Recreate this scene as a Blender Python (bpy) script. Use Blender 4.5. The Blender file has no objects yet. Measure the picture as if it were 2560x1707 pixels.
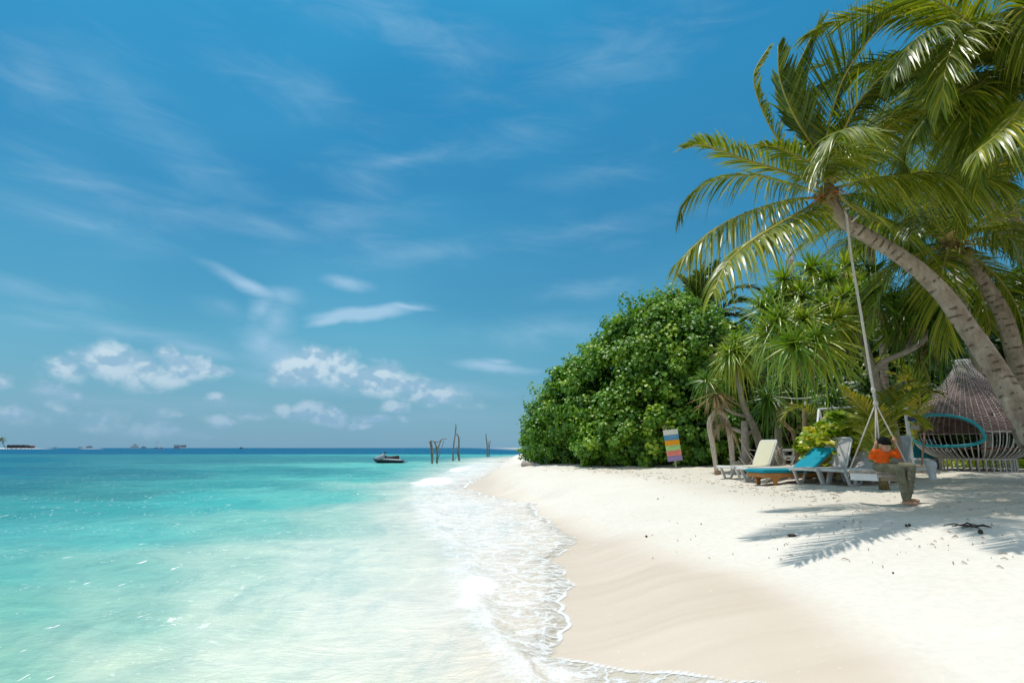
import bpy, math, random
import numpy as np
from mathutils import Vector, Matrix
random.seed(7); RNG = np.random.default_rng(11)
SC = bpy.context.scene
COL = SC.collection
R = math.radians

# ------------------------------------------------------------------ camera
H = 1.6; FPX = 1422.2; PITCH = math.atan(265.5/FPX)
cd = bpy.data.cameras.new('camera'); cam = bpy.data.objects.new('camera', cd); COL.objects.link(cam)
cd.sensor_width = 36; cd.lens = 20.0; cd.clip_end = 20000; cd.clip_start = 0.05
cam.location = (0, 0, H); cam.rotation_euler = (R(90)+PITCH, 0, 0)
SC.camera = cam
SC.view_settings.view_transform = 'Standard'; SC.view_settings.look = 'None'
SC.view_settings.exposure = 0.0; SC.view_settings.gamma = 1.0; SC.view_settings.use_curve_mapping = False
cy = SC.cycles
cy.use_denoising = True; cy.max_bounces = 7; cy.diffuse_bounces = 3; cy.glossy_bounces = 3
cy.transmission_bounces = 4; cy.transparent_max_bounces = 12; cy.sample_clamp_indirect = 4.0
cy.caustics_reflective = False; cy.caustics_refractive = False

# ------------------------------------------------------------------ node helper
class NT:
    def __init__(s, tree): s.t = tree; s.t.nodes.clear()
    def n(s, typ, **kw):
        nd = s.t.nodes.new(typ)
        for k, v in kw.items(): setattr(nd, k, v)
        return nd
    def put(s, inp, v):
        if isinstance(v, bpy.types.NodeSocket): s.t.links.new(v, inp)
        elif v is not None: inp.default_value = v
    def m(s, op, a, b=None, c=None, clamp=False):
        nd = s.n('ShaderNodeMath', operation=op, use_clamp=clamp)
        s.put(nd.inputs[0], a); s.put(nd.inputs[1], b)
        if c is not None: s.put(nd.inputs[2], c)
        return nd.outputs[0]
    def v(s, op, a, b=None, scale=None):
        nd = s.n('ShaderNodeVectorMath', operation=op)
        s.put(nd.inputs[0], a)
        if b is not None: s.put(nd.inputs[1], b)
        if scale is not None: s.put(nd.inputs[3], scale)
        return nd.outputs[1] if op in ('LENGTH', 'DISTANCE', 'DOT_PRODUCT') else nd.outputs[0]
    def xyz(s, x, y, z):
        nd = s.n('ShaderNodeCombineXYZ')
        for i, q in enumerate((x, y, z)): s.put(nd.inputs[i], q)
        return nd.outputs[0]
    def sep(s, a):
        nd = s.n('ShaderNodeSeparateXYZ'); s.put(nd.inputs[0], a); return nd.outputs
    def noise(s, vec, scale, detail=3, rough=.5, dist=0, col=False):
        nd = s.n('ShaderNodeTexNoise'); s.put(nd.inputs['Vector'], vec)
        nd.inputs['Scale'].default_value = scale; nd.inputs['Detail'].default_value = detail
        nd.inputs['Roughness'].default_value = rough; nd.inputs['Distortion'].default_value = dist
        return nd.outputs[1] if col else nd.outputs[0]
    def mix(s, f, a, b, blend='MIX'):
        nd = s.n('ShaderNodeMix', data_type='RGBA', blend_type=blend)
        s.put(nd.inputs[0], f)
        s.put(nd.inputs[6], a if isinstance(a, bpy.types.NodeSocket) else (*a, 1)[:4])
        s.put(nd.inputs[7], b if isinstance(b, bpy.types.NodeSocket) else (*b, 1)[:4])
        return nd.outputs[2]
    def ss(s, x, lo, hi, a=0., b=1.):
        nd = s.n('ShaderNodeMapRange', interpolation_type='SMOOTHSTEP')
        s.put(nd.inputs[0], x); s.put(nd.inputs[1], lo); s.put(nd.inputs[2], hi)
        s.put(nd.inputs[3], a); s.put(nd.inputs[4], b)
        return nd.outputs[0]
    def ramp(s, f, stops):
        nd = s.n('ShaderNodeValToRGB'); s.put(nd.inputs[0], f); e = nd.color_ramp.elements
        while len(e) < len(stops): e.new(.5)
        for el, (p, c) in zip(e, stops): el.position = p; el.color = (*c, 1)
        return nd.outputs[0]
    def attr(s, name, fac=True):
        nd = s.n('ShaderNodeAttribute', attribute_name=name); return nd.outputs['Fac'] if fac else nd.outputs['Color']
    def bump(s, h, strength=.3, dist=.02, normal=None):
        nd = s.n('ShaderNodeBump'); nd.inputs['Strength'].default_value = strength
        nd.inputs['Distance'].default_value = dist; s.put(nd.inputs['Height'], h)
        if normal is not None: s.put(nd.inputs['Normal'], normal)
        return nd.outputs[0]

def srgb(r, g, b):
    f = lambda c: (c/255/12.92 if c/255 <= .04045 else ((c/255+.055)/1.055)**2.4)
    return (f(r), f(g), f(b))

# ------------------------------------------------------------------ pixel (2560x1707) <-> world
cp_, sp_ = math.cos(PITCH), math.sin(PITCH)
def pdir(px, py):
    a, u = px-1280., 853.5-py
    return Vector((a, FPX*cp_-u*sp_, u*cp_+FPX*sp_))
def P(px, py, Y):
    d = pdir(px, py); return Vector((d.x*Y/d.y, Y, H+d.z*Y/d.y))
def G0(px, py, z=0.):
    d = pdir(px, py); k = (z-H)/d.z; return (d.x*k, d.y*k)
def azel(px, py):
    d = pdir(px, py); return math.atan2(d.x, d.y), math.atan2(d.z, math.hypot(d.x, d.y))

# ------------------------------------------------------------------ sun and sky
SUNV = Vector((-0.17, 0.13, 1)).normalized()      # towards the sun
sel = math.asin(SUNV.z); saz = math.atan2(SUNV.x, SUNV.y)
sl = bpy.data.lights.new('sun', 'SUN'); so = bpy.data.objects.new('sun', sl); COL.objects.link(so)
sl.energy = 3.05; sl.angle = R(.55); sl.color = (1, .965, .90)
so.rotation_euler = SUNV.to_track_quat('Z', 'Y').to_euler(); so.location = (0, 0, 30)

world = bpy.data.worlds.new('World'); SC.world = world; world.use_nodes = True
def build_world():
    w = NT(world.node_tree)
    sky = w.n('ShaderNodeTexSky', sky_type='NISHITA'); sky.sun_disc = False
    sky.sun_elevation = sel; sky.sun_rotation = saz; sky.altitude = 0
    sky.air_density = 1.0; sky.dust_density = .6; sky.ozone_density = 3.0
    tc = w.n('ShaderNodeTexCoord').outputs['Generated']
    dx, dy, dz = w.sep(tc)[0:3]
    az = w.m('ARCTAN2', dx, dy)
    el = w.m('ARCSINE', dz)
    # colour cast of the photograph's air: multiplies the physical sky by elevation
    tint = w.ramp(w.m('MULTIPLY', el, 2/math.pi), TINT)
    base = w.mix(1.0, sky.outputs[0], tint, 'MULTIPLY')
    # slow large scale unevenness
    big = w.noise(w.v('MULTIPLY', tc, (1.5, 1.5, 3.)), 1.3, 2, .5)
    base = w.mix(1.0, base, w.ramp(big, [(.3, (.82, .88, .93)), (.7, (1.3, 1.1, 1.05))]), 'MULTIPLY')
    uv = w.xyz(az, el, 0.)
    def field(blobs, warp):
        q = w.v('ADD', uv, warp); acc = None
        for (px, py, rx, ry, rot, gain) in blobs:
            a0, e0 = azel(px, py)
            a1 = azel(px+rx, py)[0]; a2 = azel(px-rx, py)[0]; rr = (a1-a2)/2
            re = (azel(px, py-ry)[1]-azel(px, py+ry)[1])/2
            mp = w.n('ShaderNodeMapping', vector_type='TEXTURE')
            w.put(mp.inputs[0], q)
            mp.inputs[1].default_value = (a0, e0, 0); mp.inputs[2].default_value = (0, 0, R(rot)); mp.inputs[3].default_value = (rr, re, 1)
            L = w.v('LENGTH', mp.outputs[0])
            f = w.m('MULTIPLY_ADD', L, -gain, gain)
            acc = f if acc is None else w.m('MAXIMUM', acc, f)
        return acc
    nz = w.v('SUBTRACT', w.noise(tc, 9., 5, .6, col=True), (.5, .5, .5))
    nz = w.v('MULTIPLY', nz, (.055, .03, 0))
    # --- cumulus
    cu = [(270,905,98,49,-12,1.0),(345,925,110,47,-14,.95),(400,940,78,29,-10,.7),(425,890,52,34,-25,.9),(480,912,94,36,-8,1.0),(540,922,52,21,-5,.8),
          (735,935,72,46,0,1.1),(790,915,58,55,0,1.15),(840,930,84,49,-5,1.15),(905,940,78,39,-5,.95),(965,950,110,44,-12,.9),(1045,965,117,31,-14,.75),(1100,985,49,23,-10,.9),(1000,965,169,29,-10,.5),
          (988,1019,44,21,0,1.0),(770,1032,52,26,10,1.0),(800,1050,57,21,-8,.85),(830,1035,34,16,-30,.8),(710,1030,34,16,-30,.8),(940,1049,49,12,0,.8),(1006,1048,23,10,0,.8),
          (552,993,31,16,-15,.75),(165,930,57,39,-20,.55),(160,990,84,26,-15,.55),(12,960,47,26,0,.8),(455,1035,65,16,0,.45),(555,1045,47,16,0,.55),(640,1040,65,16,-8,.55),(900,1068,31,9,0,.6),
          (60,1040,91,23,0,.35),(150,1030,52,16,-20,.4),(420,1070,78,18,0,.3),(260,1045,52,21,0,.3)]
    fld = field(cu, nz)
    n1 = w.noise(w.v('MULTIPLY', tc, (1, 1, 1.35)), 17., 7, .57)
    ac = w.ss(w.m('ADD', fld, w.m('MULTIPLY_ADD', n1, 1.5, -.50)), .05, .80)
    # light tops / shaded bases of the cumulus puffs: the same field a little higher up
    m1 = w.noise(w.v('MULTIPLY', tc, (1, 1, 1.35)), 26., 3, .5); m2 = w.noise(w.v('ADD', w.v('MULTIPLY', tc, (1, 1, 1.35)), (-.004, 0, .014)), 26., 3, .5)
    lit = w.ss(w.m('ADD', w.m('SUBTRACT', m1, m2), w.m('MULTIPLY', w.m('SUBTRACT', n1, .5), .35)), -.09, .12)
    cuc = w.mix(lit, srgb(158, 195, 219), srgb(216, 235, 244))
    # --- cirrus
    ci = [(925,785,185,24,6,1.5),(850,795,110,17,12,1.3),(1020,775,90,12,-2,1.2),(605,712,110,26,-18,.95),(560,690,120,26,-20,.6),(690,735,90,30,-10,.55),(640,770,60,46,60,.7),(680,800,70,80,-10,.62),(650,850,80,70,-10,.70),(720,890,170,60,-6,.72),(870,712,85,20,-8,.8),
          (1240,916,135,18,-2,1.2),(1255,903,60,12,0,.9),(740,900,210,40,-4,.75),(700,860,160,40,-12,.6),(470,865,190,26,-10,.6),(300,820,340,30,-6,.45),(100,805,200,22,0,.35),(800,955,420,26,-6,.5),
          (1140,970,260,22,-4,.5),(540,770,110,34,-10,.35),(910,460,130,60,-25,.28),(1000,400,240,30,10,.3),(400,330,420,90,-24,.22),(120,220,240,100,-20,.28),(640,560,500,50,-4,.32),(1500,575,300,50,6,.22),
          (1350,830,240,50,4,.4),(1450,730,200,30,6,.35),(1000,60,500,90,-8,.3),(1500,150,380,110,12,.22),(200,560,300,60,-5,.3),(300,1000,420,30,0,.3),(1100,1050,300,40,0,.35),(500,1010,300,30,0,.3),(250,480,330,70,-8,.30),(850,560,300,70,12,.30),(1250,350,280,60,12,.18),(1480,440,240,50,10,.2),(760,230,300,70,-12,.24),(60,720,260,40,-4,.45),(1060,640,260,44,6,.3)]
    wc = w.v('MULTIPLY', w.v('SUBTRACT', w.noise(tc, 5., 4, .55, col=True), (.5,.5,.5)), (.10, .045, 0))
    fc = field(ci, wc)
    st = w.noise(w.v('MULTIPLY', w.xyz(w.m('ADD', az, w.m('MULTIPLY', el, .8)), el, 0.), (4., 15., 1.)), 1.6, 6, .6, .8)
    al = w.ss(w.m('ADD', fc, w.m('MULTIPLY_ADD', st, .70, -.27)), .0, 1.15)
    far = w.m('MAXIMUM', w.ss(w.m('ABSOLUTE', az), .95, 1.6), w.ss(el, .74, 1.05))                     # unseen sky: warm white veil added as fill for the shadows
    fill_veil = w.m('MULTIPLY', far, w.ss(w.noise(w.v('MULTIPLY', tc, (1, 1, 2.5)), 2.6, 6, .6, .5), .36, .66, .25, .85))
    al = w.m('MAXIMUM', al, fill_veil)
    veilc = w.mix(far, srgb(168, 205, 232), srgb(244, 238, 230))
    c1 = w.mix(w.m('MULTIPLY', al, .85), w.v('SCALE', base, scale=SKYK), veilc)
    c2 = w.mix(w.m('MULTIPLY', ac, .93), c1, cuc)
    # pale sea haze close to the horizon and below
    hz = w.ss(el, -.02, .22, 1., 0.)
    c3 = w.mix(w.m('MULTIPLY', hz, .80), c2, srgb(124, 168, 200))
    bg = w.n('ShaderNodeBackground'); w.put(bg.inputs[0], w.v('SCALE', c3, scale=1/SKYK)); bg.inputs[1].default_value = SKYK
    out = w.n('ShaderNodeOutputWorld'); w.put(out.inputs[0], bg.outputs[0])
SKYK = .10
TINT = [(0., (.44, .80, .86)), (.12, (.36, .93, .94)), (.28, (.235, 1.03, 1.12)), (.46, (.22, 1.32, 1.40)), (1., (.45, 1.3, 1.4))]
build_world()

# ------------------------------------------------------------------ mesh helpers
def tag(o, label=None, cat=None, group=None, kind=None):
    if label: o['label'] = label
    if cat: o['category'] = cat
    if group: o['group'] = group
    if kind: o['kind'] = kind
    return o
def empty(name, loc, rz=0.):
    o = bpy.data.objects.new(name, None); COL.objects.link(o); o.empty_display_size = .2
    o.location = loc; o.rotation_euler = (0, 0, rz); return o
def link(name, me, mat=None, parent=None, loc=None):
    o = bpy.data.objects.new(name, me); COL.objects.link(o)
    if mat is not None and len(me.materials) == 0: me.materials.append(mat)
    if parent is not None: o.parent = parent
    if loc is not None: o.location = loc
    return o
def np_mesh(name, V, F, smooth=True, attrs=None, cols=None):
    """V (n,3) float; F (m,4) or (m,3) int"""
    me = bpy.data.meshes.new(name); k = F.shape[1]; m = len(F)
    me.vertices.add(len(V)); me.vertices.foreach_set('co', np.ascontiguousarray(V, np.float32).ravel())
    me.loops.add(m*k); me.loops.foreach_set('vertex_index', np.ascontiguousarray(F, np.int32).ravel())
    me.polygons.add(m); me.polygons.foreach_set('loop_start', np.arange(0, m*k, k, dtype=np.int32))
    me.polygons.foreach_set('loop_total', np.full(m, k, np.int32))
    if smooth: me.polygons.foreach_set('use_smooth', np.ones(m, bool))
    me.update(calc_edges=True)
    for kname, a in (attrs or {}).items():
        at = me.attributes.new(kname, 'FLOAT', 'POINT'); at.data.foreach_set('value', np.ascontiguousarray(a, np.float32).ravel())
    for kname, a in (cols or {}).items():
        at = me.attributes.new(kname, 'FLOAT_COLOR', 'POINT'); at.data.foreach_set('color', np.ascontiguousarray(np.c_[a, np.ones(len(a))], np.float32).ravel())
    return me

class MB:
    """collects shapes, builds ONE mesh"""
    def __init__(s): s.v = []; s.f = []; s.a = []
    def _add(s, vs, fs, a=None):
        b = len(s.v); s.v += [tuple(q) for q in vs]; s.f += [tuple(i+b for i in f) for f in fs]
        s.a += list(a) if a is not None else [0.]*len(vs)
        return s
    def box(s, c, size, rot=None):
        x, y, z = (q/2 for q in size); vs = [Vector((i*x, j*y, k*z)) for i in (-1, 1) for j in (-1, 1) for k in (-1, 1)]
        if rot is not None: vs = [rot @ q for q in vs]
        vs = [q+Vector(c) for q in vs]
        return s._add(vs, [(0,1,3,2),(4,6,7,5),(0,4,5,1),(2,3,7,6),(0,2,6,4),(1,5,7,3)])
    def beam(s, p, q, w, h, w2=None, h2=None, up=(0,0,1)):
        p, q = Vector(p), Vector(q); d = (q-p).normalized(); sd = d.cross(Vector(up))
        if sd.length < 1e-3: sd = d.cross(Vector((0, 1, 0)))
        sd.normalize(); u = sd.cross(d); w2 = w2 or w; h2 = h2 or h; vs = []
        for b, ww, hh in ((p, w, h), (q, w2, h2)):
            vs += [b-sd*ww/2-u*hh/2, b+sd*ww/2-u*hh/2, b+sd*ww/2+u*hh/2, b-sd*ww/2+u*hh/2]
        return s._add(vs, [(3,2,1,0),(4,5,6,7),(0,1,5,4),(1,2,6,5),(2,3,7,6),(3,0,4,7)])
    def tube(s, pts, rad, n=8, cap=True, closed=False, flat=1.):
        pts = [Vector(q) for q in pts]; m = len(pts)
        rad = [rad]*m if not hasattr(rad, '__len__') else rad
        vs = []; prev = None; L = 0; at = []
        for i, p in enumerate(pts):
            if closed: t = pts[(i+1) % m]-pts[i-1]
            else: t = pts[min(i+1, m-1)]-pts[max(i-1, 0)]
            if i: L += (p-pts[i-1]).length
            t.normalize()
            if prev is None:
                a = t.cross(Vector((0, 0, 1)));  a = a if a.length > .05 else t.cross(Vector((0, 1, 0)))
            else: a = prev-t*prev.dot(t)
            a.normalize(); prev = a; b = t.cross(a)
            for k in range(n):
                an = 2*math.pi*k/n; vs.append(p+(a*math.cos(an)+b*math.sin(an)*flat)*rad[i]); at.append(L)
        fs = []
        for i in range(m if closed else m-1):
            j = (i+1) % m
            for k in range(n): fs.append((i*n+k, i*n+(k+1) % n, j*n+(k+1) % n, j*n+k))
        if cap and not closed: fs += [tuple(range(n-1, -1, -1)), tuple((m-1)*n+k for k in range(n))]
        return s._add(vs, fs, at)
    def lathe(s, prof, c=(0, 0, 0), n=16, cap=True, sq=1.):
        vs = [(c[0]+r*math.cos(2*math.pi*k/n), c[1]+r*sq*math.sin(2*math.pi*k/n), c[2]+z) for r, z in prof for k in range(n)]
        m = len(prof); fs = [(i*n+k, i*n+(k+1) % n, (i+1)*n+(k+1) % n, (i+1)*n+k) for i in range(m-1) for k in range(n)]
        if cap: fs += [tuple(range(n-1, -1, -1)), tuple((m-1)*n+k for k in range(n))]
        return s._add(vs, fs)
    def ball(s, c, r, n=10):
        rr = r if hasattr(r, '__len__') else (r, r, r); c = Vector(c); vs = []; m = max(4, n//2+1)
        for i in range(m):
            ph = math.pi*(i+.02)/(m-1+.04)
            for k in range(n):
                an = 2*math.pi*k/n; vs.append(c+Vector((rr[0]*math.sin(ph)*math.cos(an), rr[1]*math.sin(ph)*math.sin(an), rr[2]*math.cos(ph))))
        fs = [(i*n+k, (i+1)*n+k, (i+1)*n+(k+1) % n, i*n+(k+1) % n) for i in range(m-1) for k in range(n)]
        fs += [tuple(range(n)), tuple((m-1)*n+k for k in range(n-1, -1, -1))]
        return s._add(vs, fs)
    def prism(s, poly, y0, y1):
        """outline in x,z extruded along y"""
        n = len(poly); vs = [(x, y0, z) for x, z in poly]+[(x, y1, z) for x, z in poly]
        return s._add(vs, [tuple(range(n)), tuple(range(2*n-1, n-1, -1))]+[(i, (i+1) % n+0, n+(i+1) % n, n+i)[::-1] for i in range(n)])
    def build(s, name, mat, parent=None, smooth=False, origin=None, bevel=0., label=None):
        me = bpy.data.meshes.new(name)
        if origin is None and parent is not None and parent.get('world_parts'):
            q = parent
            origin = Vector(q['world_parts'])
        vs = s.v if origin is None else [(a-origin[0], b-origin[1], c-origin[2]) for a, b, c in s.v]
        me.from_pydata(vs, [], s.f)
        at = me.attributes.new('along', 'FLOAT', 'POINT'); at.data.foreach_set('value', s.a)
        if smooth: me.polygons.foreach_set('use_smooth', [True]*len(me.polygons))
        me.materials.append(mat); me.update()
        o = bpy.data.objects.new(name, me); COL.objects.link(o)
        if parent is not None: o.parent = parent
        if bevel:
            b = o.modifiers.new('bevel', 'BEVEL'); b.width = bevel; b.segments = 2; b.limit_method = 'ANGLE'
        if label: o['label'] = label
        return o
def rootw(name, loc, label, cat, group=None):
    """a thing whose parts are given in world coordinates"""
    o = empty(name, loc); tag(o, label, cat, group); o['world_parts'] = tuple(loc); return o
def sub(o, parent):      # mesh child already in thing coordinates
    o.parent = parent; return o

def spline(ctrl, n):
    """Catmull-Rom through control points -> n points"""
    c = [Vector(q) for q in ctrl]; c = [c[0]*2-c[1]]+c+[c[-1]*2-c[-2]]; m = len(c)-3; out = []
    for i in range(n):
        t = i/(n-1)*m; k = min(int(t), m-1); u = t-k
        a, b, d, e = c[k:k+4]
        out.append(.5*((2*b)+(d-a)*u+(2*a-5*b+4*d-e)*u*u+(3*b-a-3*d+e)*u**3))
    return out

# ------------------------------------------------------------------ numpy noise
def vnoise(x, y, seed=0):
    xi = np.floor(x).astype(np.int64); yi = np.floor(y).astype(np.int64); xf = x-xi; yf = y-yi
    def h(a, b):
        n = (a*374761393+b*668265263+seed*1442695041) & 0xffffffff
        n = ((n ^ (n >> 13))*1274126177) & 0xffffffff
        return ((n ^ (n >> 16)) & 0xffff)/65535.
    u = xf*xf*(3-2*xf); v = yf*yf*(3-2*yf)
    return (h(xi, yi)*(1-u)+h(xi+1, yi)*u)*(1-v)+(h(xi, yi+1)*(1-u)+h(xi+1, yi+1)*u)*v
def fbm(x, y, oct=4, seed=0, gain=.5):
    s = 0; a = 1; t = 0
    for i in range(oct): s = s+a*(vnoise(x*2**i, y*2**i, seed+i*17)-.5); t += a; a *= gain
    return s/t*2
def sstep(x, a, b):
    t = np.clip((x-a)/(b-a), 0, 1); return t*t*(3-2*t)

# ------------------------------------------------------------------ shoreline and terrain
EDGE_PX = [(1440,1712),(1385,1640),(1400,1590),(1415,1500),(1428,1460),(1403,1405),(1412,1372),(1447,1346),(1400,1318),(1362,1292),(1330,1270),(1345,1259),(1275,1250),(1200,1234),(1165,1220),
           (1180,1205),(1215,1192),(1240,1180),(1252,1170),(1258,1160),(1262,1152),(1280,1146),(1305,1140)]
ee = sorted([(G0(*q)[1], G0(*q)[0]) for q in EDGE_PX])
EY = np.array([-400, -20, 0, 2.5]+[e[0] for e in ee]+[140, 400, 7000]); EX = np.array([-4., .2, .5, .6]+[e[1] for e in ee]+[6, 160, 6000])
def S(y, wig=True):
    s = np.interp(y, EY, EX)
    if wig:
        y = np.asarray(y, float); a = sstep(y, 60, 20)
        s = s+a*(.10*fbm(y*1.4, y*0+3, 3, 5)+.05*fbm(y*5, y*0+9, 3, 8))*(1+y*.05)
    return s
def ground(x, y, detail=True):
    x = np.asarray(x, float); y = np.asarray(y, float)
    d = x-S(y)
    k = np.interp(y, [0, 4, 9, 13.5, 16, 21, 28, 60, 110], [.2, .21, .255, .255, .27, .45, .7, .8, .8])
    land = 1-np.exp(-k*np.maximum(d, 0)*(1+0*d))
    land = land*sstep(d, -.2, 1.2)*1.0+0
    e = np.maximum(-d, 0)
    sea = -(.05*np.minimum(e, 2)+.10*np.clip(e-2, 0, 20)+.02*np.clip(e-22, 0, 150))
    z = np.where(d > 0, land*.985+.012*np.minimum(d, 1.)*4, sea)
    if detail:
        up = sstep(d, 2.6+np.clip(9-y, 0, 6)*.9, 4.4+np.clip(9-y, 0, 6)*.9)*(d > 0)*sstep(y, 90, 50)
        z = z+up*(.050*fbm(x*.8, y*.8, 3, 1)+.042*fbm(x*2.6, y*2.6, 3, 31)-.035*np.maximum(vnoise(x*3.1, y*3.1, 78)-.62, 0)*2+.012*np.abs(fbm(x*7, y*7, 2, 77)))
        z = z+(d > 0)*.006*fbm(x*.9, y*.9, 2, 3)*sstep(d, 0, 1)
    return z
def gz(x, y): return float(ground(x, y))
def Gt(px, py):
    z = .5
    for _ in range(25):
        x, y = G0(px, py, z); z = .5*z+.5*float(ground(x, y, False))
    return x, y
WET_PX = [(1262,1158),(1268,1175),(1290,1200),(1305,1235),(1350,1266),(1441,1288),(1497,1314),(1552,1331),(1640,1354),(1763,1378),(1845,1408),(1926,1434),(2049,1494),(2150,1547),(2212,1579),(2314,1649),(2385,1706)]
SWEEP_PX = [(1330,1628),(1382,1640),(1440,1652),(1560,1666),(1700,1680),(1850,1700),(2000,1730),(2300,1780)]
sx = [Gt(*q) for q in SWEEP_PX]; SWX = np.array([q[0] for q in sx]); SWY = np.array([q[1] for q in sx])
def edge(x, y):
    """metres seaward of the rim of the water film: shore edge plus the sweep that runs up in the foreground"""
    e1 = S(y)-x
    e2 = np.interp(x, SWX, SWY, left=-9, right=0)+.10*fbm(x*2.3, x*0+2, 3, 6)+.05*fbm(x*7.3, x*0+5, 2, 7)-y
    return np.maximum(e1, np.where((x > SWX[0]) & (x < 2.9), e2, -9))
ww = sorted([(Gt(*q)[1], Gt(*q)[0]) for q in WET_PX])
WY = np.array([-50, 1.5]+[e[0] for e in ww]+[200]); WX = np.array([2., 2.]+[e[1] for e in ww]+[30])
CREST_PX = [(1330,1707),(1290,1660),(1235,1580),(1185,1520),(1165,1480),(1175,1440),(1160,1400),(1140,1370),(1105,1340),(1085,1310),(1080,1290),(1060,1262),(1055,1240),(1062,1215),(1095,1198),(1150,1175),(1195,1158),(1245,1146)]
cc = sorted([(G0(*q)[1], G0(*q)[0]) for q in CREST_PX])
CY = np.array([0, 2.5]+[e[0] for e in cc]+[200]); CX = np.array([.3, .35]+[e[1] for e in cc]+[30])

def polar(r0, r1, nr, r2, nr2, a_in, step, seed=0):
    r = np.concatenate([np.geomspace(r0, r1, nr), np.geomspace(r1, r2, nr2)[1:]])
    inner = np.arange(-a_in, a_in+1e-6, step); outer = np.linspace(a_in, 360-a_in, 60)[1:]
    a = np.radians(np.concatenate([inner, outer]))
    A, RR = np.meshgrid(a, r); return RR*np.sin(A), RR*np.cos(A), len(r), len(a)
def grid_faces(nr, na, keep):
    i, j = np.meshgrid(np.arange(nr-1), np.arange(na-1), indexing='ij')
    a = (i*na+j).ravel(); F = np.c_[a, a+1, a+na+1, a+na]
    return F[keep[F].any(axis=1)]
# ------------------------------------------------------------------ materials
MATS = {}
def mat(name, col, rough=.6, spec=.4, var=.12, scale=6., bump=0., bscale=40., metal=0., coat=0., trans=0., along=None):
    if name in MATS: return MATS[name]
    m = bpy.data.materials.new(name); m.use_nodes = True; t = NT(m.node_tree)
    obj = t.n('ShaderNodeTexCoord').outputs['Object']
    nz = t.noise(obj, scale, 5, .6)
    lo = tuple(c*(1-var) for c in col); hi = tuple(min(1, c*(1+var)) for c in col)
    c = t.ramp(nz, [(.3, lo), (.7, hi)])
    p = t.n('ShaderNodeBsdfPrincipled'); t.put(p.inputs['Base Color'], c)
    t.put(p.inputs['Roughness'], t.m('MULTIPLY_ADD', nz, .2, rough-.1, clamp=True))
    p.inputs['Specular IOR Level'].default_value = spec; p.inputs['Metallic'].default_value = metal
    if coat: p.inputs['Coat Weight'].default_value = coat
    if bump: t.put(p.inputs['Normal'], t.bump(t.noise(obj, bscale, 5, .6), bump, .01))
    o = t.n('ShaderNodeOutputMaterial'); t.put(o.inputs[0], p.outputs[0])
    MATS[name] = m; return m

def leaf_mat(name, stops, rough=.35, spec=.5, trans=.3, tcol=(1.3, 1.35, .5)):
    """stops: ramp over the per-leaf attribute 'tint'"""
    if name in MATS: return MATS[name]
    m = bpy.data.materials.new(name); m.use_nodes = True; t = NT(m.node_tree)
    c = t.ramp(t.attr('tint'), stops)
    p = t.n('ShaderNodeBsdfPrincipled'); t.put(p.inputs['Base Color'], c)
    p.inputs['Roughness'].default_value = rough; p.inputs['Specular IOR Level'].default_value = spec
    tr = t.n('ShaderNodeBsdfTranslucent'); t.put(tr.inputs[0], t.mix(1., c, tcol, 'MULTIPLY'))
    mx = t.n('ShaderNodeMixShader'); mx.inputs[0].default_value = trans
    t.put(mx.inputs[1], p.outputs[0]); t.put(mx.inputs[2], tr.outputs[0])
    o = t.n('ShaderNodeOutputMaterial'); t.put(o.inputs[0], mx.outputs[0])
    MATS[name] = m; return m

def sand_mat():
    m = bpy.data.materials.new('sand'); m.use_nodes = True; t = NT(m.node_tree)
    pos = t.n('ShaderNodeNewGeometry').outputs['Position']
    wet = t.attr('wet'); rough_zone = t.attr('upper')
    n1 = t.noise(pos, .7, 5, .55); n2 = t.noise(pos, 14., 5, .65); n3 = t.noise(pos, 160., 3, .6)
    dry = t.ramp(n1, [(.3, (.77, .715, .635)), (.7, (.81, .76, .68))])
    dry = t.mix(1., dry, t.ramp(n2, [(.25, (.90, .895, .88)), (.65, (1.02, 1.02, 1.02))]), 'MULTIPLY')
    dry = t.mix(t.m('MULTIPLY', rough_zone, .55), dry, (.66, .59, .48))
    wetc = t.ramp(t.noise(t.v('MULTIPLY', pos, (.35, 1.6, 1.)), 1.1, 4, .55), [(.3, (.68, .56, .445)), (.7, (.73, .615, .495))])
    wetc = t.mix(1., wetc, t.ramp(n3, [(.3, (.95,)*3), (.7, (1.03,)*3)]), 'MULTIPLY')
    c = t.mix(wet, dry, wetc)
    fk = t.m('MULTIPLY', t.ss(t.noise(t.v('MULTIPLY', pos, (.7, 1.3, 1.)), 11., 3, .7, .5), .665, .70), t.ss(t.noise(pos, .6, 3, .6), .46, .60))
    c = t.mix(t.m('MULTIPLY', t.m('MULTIPLY', fk, wet), t.m('MULTIPLY', t.attr('swash'), .9)), c, (.86, .86, .84))
    sp = t.ss(t.noise(pos, 55., 3, .7), .71, .76)
    c = t.mix(t.m('MULTIPLY', t.m('MULTIPLY', sp, rough_zone), .6), c, (.30, .24, .18))
    p = t.n('ShaderNodeBsdfPrincipled'); t.put(p.inputs['Base Color'], c)
    t.put(p.inputs['Roughness'], t.ss(wet, 0., 1., .95, .50)); t.put(p.inputs['Specular IOR Level'], t.m('MULTIPLY', wet, .35))
    hgt = t.m('ADD', t.m('MULTIPLY', t.noise(pos, 5.5, 4, .6), .9), t.m('MULTIPLY', n2, .45))
    hgt = t.m('MULTIPLY', hgt, t.m('MULTIPLY_ADD', rough_zone, .97, .03))
    hgt = t.m('ADD', hgt, t.m('MULTIPLY', n3, .02))
    t.put(p.inputs['Normal'], t.bump(hgt, .75, .085))
    o = t.n('ShaderNodeOutputMaterial'); t.put(o.inputs[0], p.outputs[0])
    return m

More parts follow.
